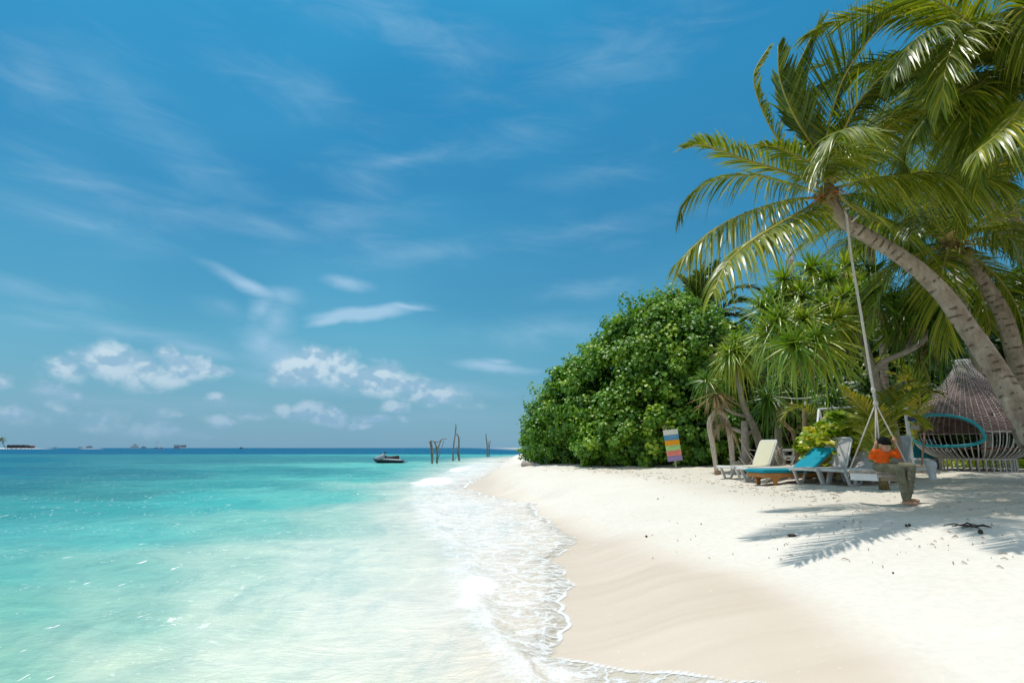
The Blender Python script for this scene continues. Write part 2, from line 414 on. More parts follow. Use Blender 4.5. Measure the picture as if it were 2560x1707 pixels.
def water_mat():
    m = bpy.data.materials.new('sea_water'); m.use_nodes = True; t = NT(m.node_tree)
    pos = t.n('ShaderNodeNewGeometry').outputs['Position']
    body = t.attr('body', False); op = t.attr('opacity'); near = t.attr('near')
    fz = t.attr('foam'); wash = t.attr('wash')
    warp = t.v('SCALE', t.v('SUBTRACT', t.noise(pos, .9, 3, .5, col=True), (.5, .5, .5)), scale=1.2)
    pw = t.v('ADD', pos, warp)
    # light network that the ripples throw on the sand bed, and patches of bed
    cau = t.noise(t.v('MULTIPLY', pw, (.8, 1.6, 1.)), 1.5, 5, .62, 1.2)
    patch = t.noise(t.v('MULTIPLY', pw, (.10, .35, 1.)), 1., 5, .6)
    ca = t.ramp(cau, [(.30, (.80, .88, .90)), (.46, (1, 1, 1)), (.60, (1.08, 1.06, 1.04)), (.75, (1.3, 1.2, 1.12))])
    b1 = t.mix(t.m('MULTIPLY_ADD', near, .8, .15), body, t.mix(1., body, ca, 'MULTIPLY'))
    ca2 = t.noise(t.v('ADD', t.v('MULTIPLY', pos, (.9, .30, 1.)), t.v('SCALE', warp, scale=.4)), 1.5, 6, .72, .5)  # ripple streaks: light and dark of wave slopes painted into the water colour
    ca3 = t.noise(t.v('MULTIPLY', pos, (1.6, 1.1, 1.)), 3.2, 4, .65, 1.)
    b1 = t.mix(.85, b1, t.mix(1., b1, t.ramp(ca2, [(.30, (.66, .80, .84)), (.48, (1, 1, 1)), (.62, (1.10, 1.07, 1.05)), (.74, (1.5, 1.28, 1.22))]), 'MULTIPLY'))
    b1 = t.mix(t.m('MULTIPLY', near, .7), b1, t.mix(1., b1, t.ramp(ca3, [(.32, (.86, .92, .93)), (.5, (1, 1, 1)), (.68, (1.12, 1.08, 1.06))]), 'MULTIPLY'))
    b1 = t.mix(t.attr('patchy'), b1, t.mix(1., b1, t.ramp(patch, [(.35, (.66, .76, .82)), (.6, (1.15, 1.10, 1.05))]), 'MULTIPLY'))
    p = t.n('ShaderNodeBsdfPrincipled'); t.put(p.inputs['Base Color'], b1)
    p.inputs['IOR'].default_value = 1.33; p.inputs['Roughness'].default_value = .10
    p.inputs['Specular IOR Level'].default_value = 0.
    h1 = t.noise(t.v('MULTIPLY', pos, (.7, 1.25, 1.)), 1.7, 6, .62, .8)
    h2 = t.noise(t.v('MULTIPLY', pos, (.8, 1.5, 1.)), 9., 4, .6, .3)
    h3 = t.noise(t.v('MULTIPLY', pos, (.3, .8, 1.)), .35, 4, .6)
    hh = t.m('ADD', t.m('MULTIPLY', h1, 1.), t.m('MULTIPLY', h2, .18)); hh = t.m('ADD', hh, t.m('MULTIPLY', h3, 2.))
    t.put(p.inputs['Normal'], t.bump(hh, .35, .07))
    t.put(p.inputs['Roughness'], .6)
    # the slopes of real waves keep the far mirror from closing: Fresnel with a ceiling
    fr = t.n('ShaderNodeFresnel'); fr.inputs[0].default_value = 1.33; t.put(fr.inputs[1], t.bump(hh, 1.0, .09))
    g2 = t.n('ShaderNodeBsdfGlossy'); g2.inputs['Roughness'].default_value = .12; t.put(g2.inputs['Normal'], t.bump(hh, 1.0, .09))
    wb = t.n('ShaderNodeMixShader'); t.put(wb.inputs[0], t.m('MINIMUM', fr.outputs[0], t.attr('gloss')))
    t.put(wb.inputs[1], p.outputs[0]); t.put(wb.inputs[2], g2.outputs[0])
    trn = t.n('ShaderNodeBsdfTransparent'); trn.inputs[0].default_value = (.97, 1, .99, 1)
    wsh = t.n('ShaderNodeMixShader'); t.put(wsh.inputs[0], op)
    gl = t.n('ShaderNodeBsdfGlossy'); gl.inputs['Roughness'].default_value = .06; t.put(gl.inputs['Normal'], t.bump(hh, 1., .03))
    thin = t.n('ShaderNodeMixShader'); thin.inputs[0].default_value = .05
    t.put(thin.inputs[1], trn.outputs[0]); t.put(thin.inputs[2], gl.outputs[0])
    t.put(wsh.inputs[1], thin.outputs[0]); t.put(wsh.inputs[2], wb.outputs[0])
    # foam: a lace of bubbles, closed where the foam is thick
    w2 = t.v('SCALE', t.v('SUBTRACT', t.noise(pos, 3.2, 4, .6, col=True), (.5, .5, .5)), scale=.75)
    fp = t.v('MULTIPLY', t.v('ADD', pos, w2), (1.25, 2.1, 1.))
    def lace(sc):
        vo = t.n('ShaderNodeTexVoronoi', feature='DISTANCE_TO_EDGE'); t.put(vo.inputs['Vector'], fp); vo.inputs['Scale'].default_value = sc
        return vo.outputs['Distance']
    l1 = t.m('SUBTRACT', 1., t.ss(lace(1.7), .0, .13)); l2 = t.m('SUBTRACT', 1., t.ss(lace(4.6), 0., .20))
    fn = t.noise(pos, 2.2, 5, .65)
    fine = t.noise(pos, 26., 4, .7)
    lc = t.m('MAXIMUM', t.m('MULTIPLY', l1, .95), t.m('MULTIPLY', l2, .5))
    lm = t.m('MULTIPLY', lc, t.ss(t.m('ADD', fn, t.m('MULTIPLY', wash, .42)), .50, .82))
    solid = t.ss(t.m('ADD', fz, t.m('MULTIPLY', t.m('SUBTRACT', t.m('MULTIPLY_ADD', fine, .5, t.m('MULTIPLY', fn, .6)), .55), 1.5)), .38, .72)
    glint1 = t.m('MULTIPLY', t.ss(t.noise(t.v('MULTIPLY', pos, (1., 1.6, 1.)), 9., 3, .7, .6), .63, .67), t.ss(t.noise(pos, .55, 3, .6), .45, .60))
    glint2 = t.m('MULTIPLY', t.ss(t.noise(t.v('MULTIPLY', pos, (2.6, .55, 1.)), 2.4, 3, .75, .2), .66, .69), t.ss(t.noise(t.v('MULTIPLY', pos, (.2, .1, 1.)), 1., 3, .6), .42, .62))
    glint = t.m('MAXIMUM', glint1, glint2)  # sun glints painted as small white spots in the foam colour
    fm = t.m('MAXIMUM', t.m('MAXIMUM', solid, t.m('MULTIPLY', lm, t.m('MULTIPLY', wash, .85))), t.m('MULTIPLY', glint, t.attr('glint')), clamp=True)
    fd = t.n('ShaderNodeBsdfDiffuse'); fd.inputs[0].default_value = (.88, .885, .88, 1)
    t.put(fd.inputs['Normal'], t.bump(t.m('ADD', fine, fn), .6, .03))
    fx = t.n('ShaderNodeMixShader'); t.put(fx.inputs[0], t.m('MULTIPLY', fm, .96)); t.put(fx.inputs[1], wsh.outputs[0]); t.put(fx.inputs[2], fd.outputs[0])
    no = t.n('ShaderNodeBsdfTransparent'); pr = t.n('ShaderNodeMixShader'); t.put(pr.inputs[0], t.attr('present')); t.put(pr.inputs[1], no.outputs[0]); t.put(pr.inputs[2], fx.outputs[0])
    o = t.n('ShaderNodeOutputMaterial'); t.put(o.inputs[0], pr.outputs[0])
    return m

# ------------------------------------------------------------------ sand and sea bed
def build_ground():
    X, Y, nr, na = polar(1.6, 45, 520, 7000, 60, 47, .19)
    Z = ground(X, Y)
    wx = np.interp(Y, WY, WX)+.18*fbm(Y*.7, X*0, 3, 41)
    soft = .22+.03*Y
    wet = 1-sstep(X, wx-soft*1.6, wx+soft*.5)
    d = X-S(Y)
    off = 2.6+np.clip(9-Y, 0, 6)*.9
    upper = sstep(d, off, off+1.6)*sstep(Y, 70, 30)
    V = np.c_[X.ravel(), Y.ravel(), Z.ravel()]
    F = grid_faces(nr, na, np.ones(nr*na, bool))
    # close the ring behind the camera and the hole below it
    me = np_mesh('sand', V, F, True, {'wet': wet, 'upper': upper, 'swash': np.maximum(sstep(d, 2.2, .8)*sstep(d, -.1, .2), sstep(edge(X, Y), -.7, -.1))})
    o = link('sand', me, sand_mat()); tag(o, kind='structure'); return o
build_ground()

# ------------------------------------------------------------------ sea
BODY = [ # pixel in the photograph, colour of the water there
 (0,1128,0,92,146),(640,1128,0,96,150),(1200,1128,10,100,150),
 (0,1150,25,128,160),(400,1150,58,146,165),(800,1150,62,152,168),(1200,1134,80,190,195),
 (0,1180,15,124,158),(300,1185,45,142,160),(700,1180,52,160,172),(1000,1165,95,205,205),
 (0,1220,35,135,152),(300,1230,60,160,165),(600,1215,62,175,180),(900,1195,95,208,205),(1150,1165,150,222,214),
 (0,1270,62,170,176),(250,1262,65,178,184),(500,1250,75,200,202),(750,1235,105,212,208),(1000,1215,165,226,216),
 (0,1330,85,192,196),(300,1320,100,205,204),(600,1300,130,212,206),(850,1290,172,222,212),(1000,1290,214,234,224),
 (0,1420,110,203,198),(300,1420,142,212,203),(600,1400,182,224,212),(800,1400,216,236,226),(950,1400,230,240,228),
 (0,1520,130,210,198),(300,1520,162,217,204),(600,1520,216,236,221),(850,1520,236,241,229),(1050,1500,238,241,230),
 (0,1640,155,215,198),(300,1640,196,225,208),(600,1640,230,239,224),(850,1640,240,242,228),(1100,1640,240,240,228),
 (0,1706,175,220,200),(500,1706,220,236,218),(1000,1706,238,238,222),(1300,1706,242,238,222)]
def wcol(a, b, c):
    q = srgb(a, b, c); k = min(1, q[0]/.8); return (q[0]*(.98+.0*k), q[1]*(.82+.16*k), q[2]*(.76+.20*k))
def build_sea():
    X, Y, nr, na = polar(1.8, 60, 520, 8000, 110, 47, .19, 1)
    e = edge(X, Y)
    r = np.hypot(X, Y)
    # body colour: bathymetry and bed colour interpolated from soundings
    Yc = np.maximum(Y, 1.5); u = np.clip(X/Yc, -1.2, 1.2); v = np.log(np.maximum(Yc, 2))
    cu, cv, cc_ = [], [], []
    for px, py, a, b, c in BODY:
        gx, gy = G0(px, max(py, 1123.5)); cu.append(gx/gy); cv.append(math.log(gy)); cc_.append(wcol(a, b, c))
    cu, cv, cc_ = np.array(cu), np.array(cv), np.array(cc_)
    uw = u+.05*fbm(X*.5/np.maximum(Yc*.12,1), Y*.5/np.maximum(Yc*.12,1), 4, 61); vw = v+.16*fbm(X*.35, Y*.22, 4, 91)
    acc = np.zeros(X.shape+(3,)); W = np.zeros(X.shape)
    for i in range(len(cu)):
        d2 = ((uw-cu[i])/.26)**2+((vw-cv[i])/.30)**2; w = 1/(d2+.03)**2.2; W += w; acc += w[..., None]*cc_[i]
    body = acc/W[..., None]
    deep = sstep(Y+X*.08+6*fbm(X*.01, Y*.01, 2, 4), 140, 150)[..., None]
    dc = np.array(srgb(10, 100, 138)); lc_ = np.array(srgb(60, 143, 158)); f14 = sstep(Y, 45, 70)[..., None]
    body = body*(1-deep)+dc*deep
    c0 = np.interp(Y, CY, CX)-X
    wsh_ = (1-sstep(c0, -.3-.05*Y, .9+.10*Y))[..., None]; wetlook = np.array((.71, .61, .50)); cream = np.array((.765, .72, .64))
    mixw = sstep(e, .3, 1.6)[..., None]; body = body*WATERK; body = body*(1-wsh_)+(wetlook*(1-mixw)+cream*mixw)*wsh_
    body = np.minimum(body, .80)
    # relief of the surface
    att = 1/(1+r*.05)
    z = (.018*np.sin(X*1.1+Y*2.3+2*fbm(X*.3, Y*.3, 2, 3))+.012*np.sin(-X*2.1+Y*3.7+3*fbm(X*.5, Y*.5, 2, 13)))+.05*fbm(X*.9, Y*1.5, 4, 21)
    z = z*sstep(e, .3, 3.5)*np.clip(att*1.6, 0, 1)*sstep(r, 300, 80)
    cx = np.interp(Y, CY, CX)+.10*fbm(Y*1.3, Y*0, 3, 23)
    c = cx-X                                    # + seaward of the breaking crest
    wv = .06+.02*Y
    rid = np.exp(-(np.where(c > 0, c/(wv*2.2), c/(wv*.8)))**2)*(.35+.65*sstep(fbm(Y*.55, Y*0+4, 3, 71), -.25, .35))
    z = z+.055*rid*sstep(Y, 60, 25)
    z = z+.006+.008*sstep(e, .0, .15)*(1-sstep(e, .15, .5))
    gr = ground(X, Y, True); z = np.where((gr > -.02) & (e > -.3), np.maximum(z, gr+.007), z)
    # second swash front between crest and edge
    fr = (S(Y)-.28*(1+.05*Y)+.18*fbm(Y*2.2, Y*0+7, 3, 81))-X
    foam = np.exp(-(np.maximum(e, 0)/(.028+.005*Y))**2)*(.30+.75*sstep(fbm(Y*1.6, X*0, 3, 51), -.5, .3))
    foam = np.maximum(foam, .52*rid)
    foam = np.maximum(foam, .55*np.exp(-(fr/(.03+.004*Y))**2)*sstep(fbm(Y*2.1, X*2, 3, 55), -.1, .5))
    # thick patches of white water
    for px, py, rx, ry, g in ((1195,1470,55,34,1.0),(1175,1500,50,40,.75),(1085,1205,55,12,1.1),(1150,1173,26,6,1.1),(1120,1262,90,12,.6),(1230,1640,70,30,.45),(1360,1650,60,50,.6),(1120,1310,60,12,.6),(1400,1690,60,40,.7),(1600,1695,70,10,.75),(1500,1680,50,10,.6),(1780,1706,60,9,.8)):
        gx, gy = G0(px, py); x1 = G0(px+rx, py)[0]-gx; y1 = abs(G0(px, py-ry)[1]-gy)
        q = ((X-gx)/x1)**2+((Y-gy)/y1)**2; foam = np.maximum(foam, g*np.exp(-q))
    wash = sstep(e, -.02, .05)*(1-sstep(c, -.05*(1+Y*.1), .35*(1+Y*.1)))
    wash = np.clip(wash, 0, 1)*sstep(Y, 90, 45)
    present = sstep(e, -.006-.0012*Y, .004+.0012*Y)
    onsand = sstep(gr, .0, .03)*sstep(Y, 7, 6)
    opacity = (.10+.90*sstep(e, .0, .35))*(1-.75*onsand)
    opacity = np.maximum(opacity, .9*sstep(Y, 20, 60)*sstep(e, 0, 2))
    near = np.clip(1/(1+np.maximum(r-5, 0)*.06), 0, 1)*sstep(e, .5, 4)
    patchy = sstep(Y, 14, 35)*(1-deep[..., 0])*.8+.15
    gloss = .32-.20*sstep(r, 8, 90)
    glint = sstep(e, 2, 3.5)*(1-.6*sstep(r, 60, 130))
    V = np.c_[X.ravel(), Y.ravel(), z.ravel()]
    F = grid_faces(nr, na, (e > -.06-.01*Y).ravel())
    used = np.zeros(len(V), bool); used[F] = True; idx = np.cumsum(used)-1
    g = lambda a: a.ravel()[used]
    me = np_mesh('sea', V[used], idx[F], True, {'opacity': g(opacity), 'near': g(near), 'foam': g(foam), 'wash': g(wash), 'patchy': g(patchy), 'gloss': g(gloss), 'glint': g(glint), 'present': g(present)},
                 {'body': body.reshape(-1, 3)[used]})
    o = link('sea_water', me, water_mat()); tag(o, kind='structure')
WATERK = .90
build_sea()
# ------------------------------------------------------------------ foliage tools
PALM = leaf_mat('palm_leaf', [(0., (.022, .048, .006)), (.35, (.085, .135, .010)), (.7, (.23, .28, .016)), (1., (.44, .40, .04))], .33, .40, .32)
PALM_Y = leaf_mat('palm_leaf_yellow', [(0., (.10, .15, .012)), (.5, (.22, .26, .02)), (1., (.42, .32, .03))], .32, .5, .35)
PALM_D = leaf_mat('palm_leaf_dry', [(0., (.22, .15, .08)), (.5, (.36, .26, .15)), (1., (.50, .40, .26))], .6, .25, .25)
HIB = leaf_mat('hibiscus_leaf', [(0., (.022, .075, .014)), (.4, (.080, .205, .022)), (.75, (.17, .345, .030)), (1., (.36, .50, .045))], .40, .5, .32)
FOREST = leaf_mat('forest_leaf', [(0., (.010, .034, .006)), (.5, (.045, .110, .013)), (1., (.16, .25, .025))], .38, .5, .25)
PAND = leaf_mat('pandanus_leaf', [(0., (.020, .065, .010)), (.45, (.095, .20, .018)), (.8, (.23, .36, .028)), (1., (.46, .48, .06))], .30, .55, .30)
SHRUB = leaf_mat('shrub_leaf', [(0., (.14, .28, .02)), (.5, (.32, .44, .035)), (1., (.60, .54, .05))], .32, .5, .38)
RIB = mat('palm_rib', (.36, .31, .06), .45, .4, .2)
RIB_D = mat('dry_rib', (.42, .34, .24), .7, .2, .2)
BARK = mat('bark', (.27, .22, .17), .9, .1, .35, 9, .8, 30)
BARK_G = mat('grey_bark', (.33, .285, .24), .9, .1, .3, 9, .8, 30)
FIBRE = mat('palm_fibre', (.24, .17, .075), .95, .05, .5, 14, 1., 60)
NUT = mat('coconut_husk', (.16, .15, .03), .5, .4, .5, 7)

def palm_bark():
    m = bpy.data.materials.new('palm_bark'); m.use_nodes = True; t = NT(m.node_tree)
    obj = t.n('ShaderNodeTexCoord').outputs['Object']; al = t.attr('along')
    n1 = t.noise(obj, 3.5, 5, .65); n2 = t.noise(obj, 22., 5, .65)
    streak = t.noise(t.v('MULTIPLY', obj, (16, 16, 5)), 1., 4, .6)
    c = t.ramp(n1, [(.3, (.24, .18, .13)), (.5, (.36, .29, .22)), (.75, (.46, .395, .32))])
    ring = t.m('FRACT', t.m('MULTIPLY', t.m('ADD', al, t.m('MULTIPLY', t.noise(obj, 2.2, 2, .5), .16)), 8.))
    scar = t.m('MULTIPLY', t.ss(ring, .62, .80), t.ss(t.noise(obj, 6., 3, .6), .50, .58))
    c = t.mix(t.m('MULTIPLY', scar, .75), c, (.08, .055, .04))
    c = t.mix(1., c, t.ramp(streak, [(.3, (.75,)*3), (.7, (1.12,)*3)]), 'MULTIPLY')
    p = t.n('ShaderNodeBsdfPrincipled'); t.put(p.inputs['Base Color'], c); p.inputs['Roughness'].default_value = .9
    p.inputs['Specular IOR Level'].default_value = .1
    h = t.m('ADD', t.m('MULTIPLY', n2, .6), t.m('MULTIPLY', t.m('ADD', ring, scar), -.5))
    t.put(p.inputs['Normal'], t.bump(h, .9, .03))
    o = t.n('ShaderNodeOutputMaterial'); t.put(o.inputs[0], p.outputs[0]); return m
PBARK = palm_bark()

def palm_trunk_mb(ctrl, radii, spacing=.13, n=16):
    L = sum((Vector(a)-Vector(b)).length for a, b in zip(ctrl, ctrl[1:]))
    m = int(L/(spacing/4)); pts = spline(ctrl, m); rad = []
    rr = np.interp(np.linspace(0, 1, m), np.linspace(0, 1, len(radii)), radii)
    for i in range(m):
        ph = (i % 4)/4.; rad.append(float(rr[i])*(1+.035*(.5-ph)+random.uniform(-.008, .008)))
    b = MB().tube(pts, rad, n); return b

def frond_np(ctrl, leaf=.75, n=70, droop=.45, wind=(0, 0, 0), w=.029, tint=.45, tvar=.35, gap=.04, lift=.25, taper=.30, base=.12, rng=RNG, fold=0.):
    """leaflets of one pinnate frond. returns V, F, tint and the rib points"""
    N = int(n*1.22); sp = spline(ctrl, 60); A = np.array([tuple(q) for q in sp])
    seg = np.r_[0, np.cumsum(np.linalg.norm(np.diff(A, axis=0), axis=1))]; Lr = seg[-1]
    t = np.linspace(base, .995, N); t = np.repeat(t, 2)+rng.uniform(-.3, .3, 2*N)/N; t = np.clip(t, 0, 1)
    side = np.tile([1., -1.], N)
    pos = np.stack([np.interp(t*Lr, seg, A[:, k]) for k in range(3)], 1)
    T = np.stack([np.interp(np.clip(t*Lr+.05, 0, Lr), seg, A[:, k])-np.interp(np.clip(t*Lr-.05, 0, Lr), seg, A[:, k]) for k in range(3)], 1)
    T /= np.linalg.norm(T, axis=1)[:, None]+1e-9
    up = np.array([0, 0, 1.]); Sd = np.cross(T, up); ln = np.linalg.norm(Sd, axis=1)
    Sd[ln < .15] += np.array([0, -.3, 0]); 
    # carry one consistent side along the rib
    ref = Sd[len(Sd)//3]/np.linalg.norm(Sd[len(Sd)//3]); Sd = Sd-T*np.sum(Sd*T, 1)[:, None]
    Sd = Sd/(np.linalg.norm(Sd, axis=1)[:, None]+1e-6); flip = np.sum(Sd*ref, 1) < 0; Sd[flip] *= -1
    Nn = np.cross(Sd, T)
    Nn[Nn[:, 2] < 0] *= 1
    prof = np.minimum(1, .45+2.6*(t-base))*(1-(1-taper)*np.clip((t-.45)/.55, 0, 1)**1.6)
    l = leaf*prof*(1+rng.normal(0, .06, 2*N))
    ang = np.radians(28+38*t+rng.normal(0, 4, 2*N))        # towards the tip they lie along the rib
    D = Sd*(side*np.cos(ang))[:, None]+T*np.sin(ang)[:, None]+Nn*(lift+rng.normal(0, .07, 2*N))[:, None]
    D /= np.linalg.norm(D, axis=1)[:, None]
    dr = droop*(1+rng.normal(0, .22, 2*N)); W = np.array(wind)
    ks = 5; s = np.linspace(0, 1, ks); P_ = np.zeros((2*N, ks, 3))
    for k, q in enumerate(s):
        P_[:, k] = pos+D*(l*q)[:, None]+np.array([0, 0, -1.])*(dr*l*q*q)[:, None]+W*(l*q*q)[:, None]
    # broken leaflets hang
    br = rng.random(2*N) < .06; P_[br, 3:] += np.array([0, 0, -1.])*(.35*l[br])[:, None, None]*np.array([.5, 1.])[None, :, None]
    wd = np.cross(D, Nn+rng.normal(0, .35, (2*N, 3))); wd /= np.linalg.norm(wd, axis=1)[:, None]+1e-9
    hw = np.array([.35, 1., .9, .6, .06])*w/2
    V = np.concatenate([(P_[:, k]+wd*hw[k])[:, None] for k in range(ks)]+[(P_[:, k]-wd*hw[k])[:, None] for k in range(ks)], 1)
    keep = rng.random(2*N) > gap; V = V[keep]; tt = np.clip(tint+rng.normal(0, tvar*.4, len(V))+.10*rng.random(), 0, 1)
    tt = np.where(rng.random(len(tt)) < .05, 1., tt); m = len(V); b = (np.arange(m)*2*ks)[:, None]
    F = np.concatenate([b+np.array([[k, k+1, ks+k+1, ks+k]]) for k in range(ks-1)], 1).reshape(-1, 4)
    return V.reshape(-1, 3), F, np.repeat(tt, 2*ks), sp

def add_frond(root, ctrl, mt=None, ribm=None, rib=.022, name='frond', **kw):
    org = np.array(root['world_parts'])
    V, F, tt, sp = frond_np(ctrl, **kw)
    o = link(name, np_mesh(name, V-org, F, False, {'tint': tt}), mt or PALM, root)
    m = MB(); m.tube(sp[::3]+[sp[-1]], list(np.linspace(rib, rib*.18, 21)), 5)
    r = m.build('midrib', ribm or RIB, o, True, origin=Vector(org)); return o

def arc(c, az, el, L, droop, n=5, swing=0.):
    """control points of a frond leaving c with azimuth az (deg, 0=+x, 90=+y), elevation el, bending down by droop degrees"""
    p = Vector(c); out = [p.copy()]; st = L/n
    for i in range(n):
        e = R(el-droop*((i+.5)/n)**1.3); a = R(az+swing*i/n)
        p = p+Vector((math.cos(e)*math.cos(a), math.cos(e)*math.sin(a), math.sin(e)))*st; out.append(p.copy())
    return out

def px_ctrl(pts): return [P(*q) for q in pts]

def crown_extras(root, c, nuts=6, fib=.22):
    org = Vector(root['world_parts']); c = Vector(c)
    m = MB(); m.ball(c, (fib, fib, fib*1.5), 10)
    for k in range(26):
        a = random.uniform(0, 6.28); m.beam(c+Vector((math.cos(a)*fib*.6, math.sin(a)*fib*.6, random.uniform(-.1, .2))), c+Vector((math.cos(a)*fib*1.5, math.sin(a)*fib*1.5, random.uniform(-.35, .1))), .05, .01, .01)
    m.build('crown_fibre', FIBRE, root, True, origin=org)
    for k in range(nuts):
        a = random.uniform(0, 6.28); q = c+Vector((math.cos(a)*.24, math.sin(a)*.24, -.18-random.random()*.18))
        MB().ball(q, (.095, .095, .12), 10).build('coconut', NUT, root, True, origin=org)

# ------------------------------------------------------------------ the leaning palm with the swing
def main_palm():
    YC = 9.0
    base = Vector((7.72, 8.0, gz(7.72, 8.0)-.15))
    tr = [base, P(2648,1205,8.1), P(2605,1120,8.2), P(2548,1024,8.4), P(2517,971,8.5), P(2483,913,8.6), P(2445,856,8.68), P(2406,802,8.75), P(2372,753,8.8), P(2334,710,8.85), P(2288,668,8.9), P(2234,630,8.95), P(2177,596,9.0), P(2119,561,9.0), P(2086,528,9.0), P(2072,500,9.0)]
    root = rootw('coconut_palm', (base.x, base.y, gz(base.x, base.y)), 'coconut palm leaning far over the sand, trunk crossing the nest cabin, rope swing tied on', 'palm tree', 'palm trees on the beach')
    o = palm_trunk_mb(tr, [.23, .20, .175, .16, .15, .142, .135, .128, .12, .115, .11, .105]).build('trunk', PBARK, root, True)
    C = P(2070, 488, 9.0); crown_extras(root, C, 0, .15)
    c = lambda dx, dy, Y=9.0: P(2070+dx, 488+dy, Y)
    wl = (.10, 0, 0)
    F_ = [  # rib control points: pixel, pixel, depth ; settings
     ([c(-5,-5),(1990,440,8.9),(1860,398,8.6),(1760,362,8.3),(1712,372,8.2)], dict(leaf=.62, n=78, droop=.35, lift=.45, tint=.55, wind=(-.1,0,.05))),
     ([c(-10,0),(1985,462,9.2),(1880,438,9.6),(1780,452,9.9),(1712,505,10.1),(1700,545,10.1)], dict(leaf=.60, n=74, droop=.75, lift=.1, tint=.48)),
     ([c(-15,5),(1966,502,8.8),(1860,535,8.5),(1775,582,8.2),(1712,640,8.0),(1690,662,8.0)], dict(leaf=.80, n=90, droop=.85, lift=.12, tint=.60)),
     ([c(-10,8),(1975,545,8.1),(1890,596,7.4),(1820,655,6.8),(1784,730,6.4)], dict(leaf=.72, n=84, droop=.72, lift=.12, tint=.60, mt=PALM)),
     ([c(-5,10),(2010,545,8.2),(1945,575,7.6),(1905,615,7.3)], dict(leaf=.62, n=66, droop=.7, lift=.15, tint=.75)),
     ([c(-25,-30),(1992,410,9.1),(1930,325,9.2),(1893,240,9.3),(1886,180,9.3),(1926,112,9.3)], dict(leaf=.34, n=80, droop=.15, lift=.5, tint=.70, w=.035)),
     ([c(-15,-40),(2008,345,9.2),(1972,265,9.3),(1985,190,9.3),(2030,90,9.2),(2050,52,9.2)], dict(leaf=.78, n=100, droop=-.05, lift=.35, tint=.40, w=.05, wind=(-.12,0,.25))),
     ([c(0,-40),(2040,380,9.0),(1985,290,8.8),(1950,200,8.7),(1945,115,8.7)], dict(leaf=.55, n=80, droop=.05, lift=.5, tint=.35, w=.06, wind=(0,0,.25))),
     ([c(5,-40),(2068,340,8.8),(2105,205,8.5),(2170,105,8.2),(2240,30,8.0)], dict(leaf=.95, n=92, droop=.05, lift=.3, tint=.35, wind=(-.12,0,.22))),
     ([c(20,-18),(2150,455,8.7),(2260,437,8.3),(2400,438,7.9),(2525,462,7.7)], dict(leaf=.72, n=96, droop=.95, lift=0., tint=.62)),
     ([c(20,-5),(2150,530,9.8),(2230,570,10.4),(2310,630,10.9),(2370,710,11.2)], dict(leaf=.70, n=84, droop=.9, lift=.05, tint=.42)),
     ([c(15,-30),(2140,400,8.7),(2200,330,8.4),(2300,285,8.1),(2440,275,7.9)], dict(leaf=.85, n=92, droop=.75, lift=.1, tint=.70)),
     ([c(10,-35),(2110,390,9.5),(2190,290,9.8),(2290,225,10.1),(2400,215,10.3)], dict(leaf=.85, n=86, droop=.45, lift=.2, tint=.45)),
     ([c(0,-25),(2040,420,8.6),(1960,375,8.1),(1900,362,7.9),(1985,372,7.8)][:4], dict(leaf=.55, n=72, droop=.35, lift=.35, tint=.50)),
     ([c(-5,-30),(2050,420,8.3),(2090,385,7.6),(2070,350,7.0),(2000,365,6.6)][:4], dict(leaf=.75, n=72, droop=.8, lift=.1, tint=.55)),
     ([c(5,-25),(2095,415,8.2),(2120,360,7.4),(2120,325,6.8),(2098,330,6.2)], dict(leaf=.78, n=80, droop=.7, lift=.1, tint=.55)),
     ([c(0,-30),(2060,400,10),(2030,330,10.8),(2000,290,11.4),(1960,300,11.8)], dict(leaf=.8, n=72, droop=.6, lift=.1, tint=.3)),
     ([c(10,0),(2110,490,10),(2170,490,10.9),(2240,520,11.6)], dict(leaf=.8, n=72, droop=.7, lift=.1, tint=.35)),
     ([c(10,-38),(2090,380,8.7),(2150,250,8.3),(2260,150,7.9),(2390,110,7.7)], dict(leaf=.9, n=90, droop=.5, lift=.15, tint=.5)),
    ]
    for ct, kw in F_:
        pts = [q if isinstance(q, Vector) else P(*q) for q in ct]
        add_frond(root, pts, rib=.028, **kw)
    # dry flower stalks at the crown
    m = MB()
    for k in range(7):
        a = random.uniform(0, 6.28); m.tube([C, C+Vector((math.cos(a)*.2, math.sin(a)*.2-.1, -.05)), C+Vector((math.cos(a)*.38, math.sin(a)*.38-.1, -.22))], [.015, .01, .005], 5)
    m.build('flower_stalk', mat('orange_stalk', (.55, .20, .05), .6, .3), root, True, origin=Vector(root['world_parts']))
    return root
main_palm()

def random_palm(root, C, n, L, leaf=.75, nl=60, azr=(0, 360), els=(75, -25), tint=.42, seed=1, mt=None, droop=85, dry=0, fib=.2, nuts=5, w=.031, rib=.026):
    rs = random.Random(seed); rng = np.random.default_rng(seed)
    crown_extras(root, C, nuts, fib)
    for i in range(n):
        f = i/(n-1); az = azr[0]+(azr[1]-azr[0])*((i*.381966) % 1)+rs.uniform(-12, 12)
        el = els[0]+(els[1]-els[0])*f+rs.uniform(-8, 8); l = L*rs.uniform(.85, 1.1)*(.8+.2*math.sin(math.pi*min(1, f+.25)))
        add_frond(root, arc(C, az, el, l, droop*rs.uniform(.8, 1.15), 5, rs.uniform(-15, 15)), mt, None, rib, leaf=leaf, n=nl, droop=rs.uniform(.25, .65), lift=rs.uniform(.1, .4), tint=tint+rs.uniform(-.15, .2), rng=rng, w=w)
    for i in range(dry):
        add_frond(root, arc(C, rs.uniform(0, 360), -35, L*.8, 60, 5), PALM_D, RIB_D, rib, leaf=leaf*.7, n=nl//2, droop=.9, lift=0., tint=.5, rng=rng, name='dead_frond')

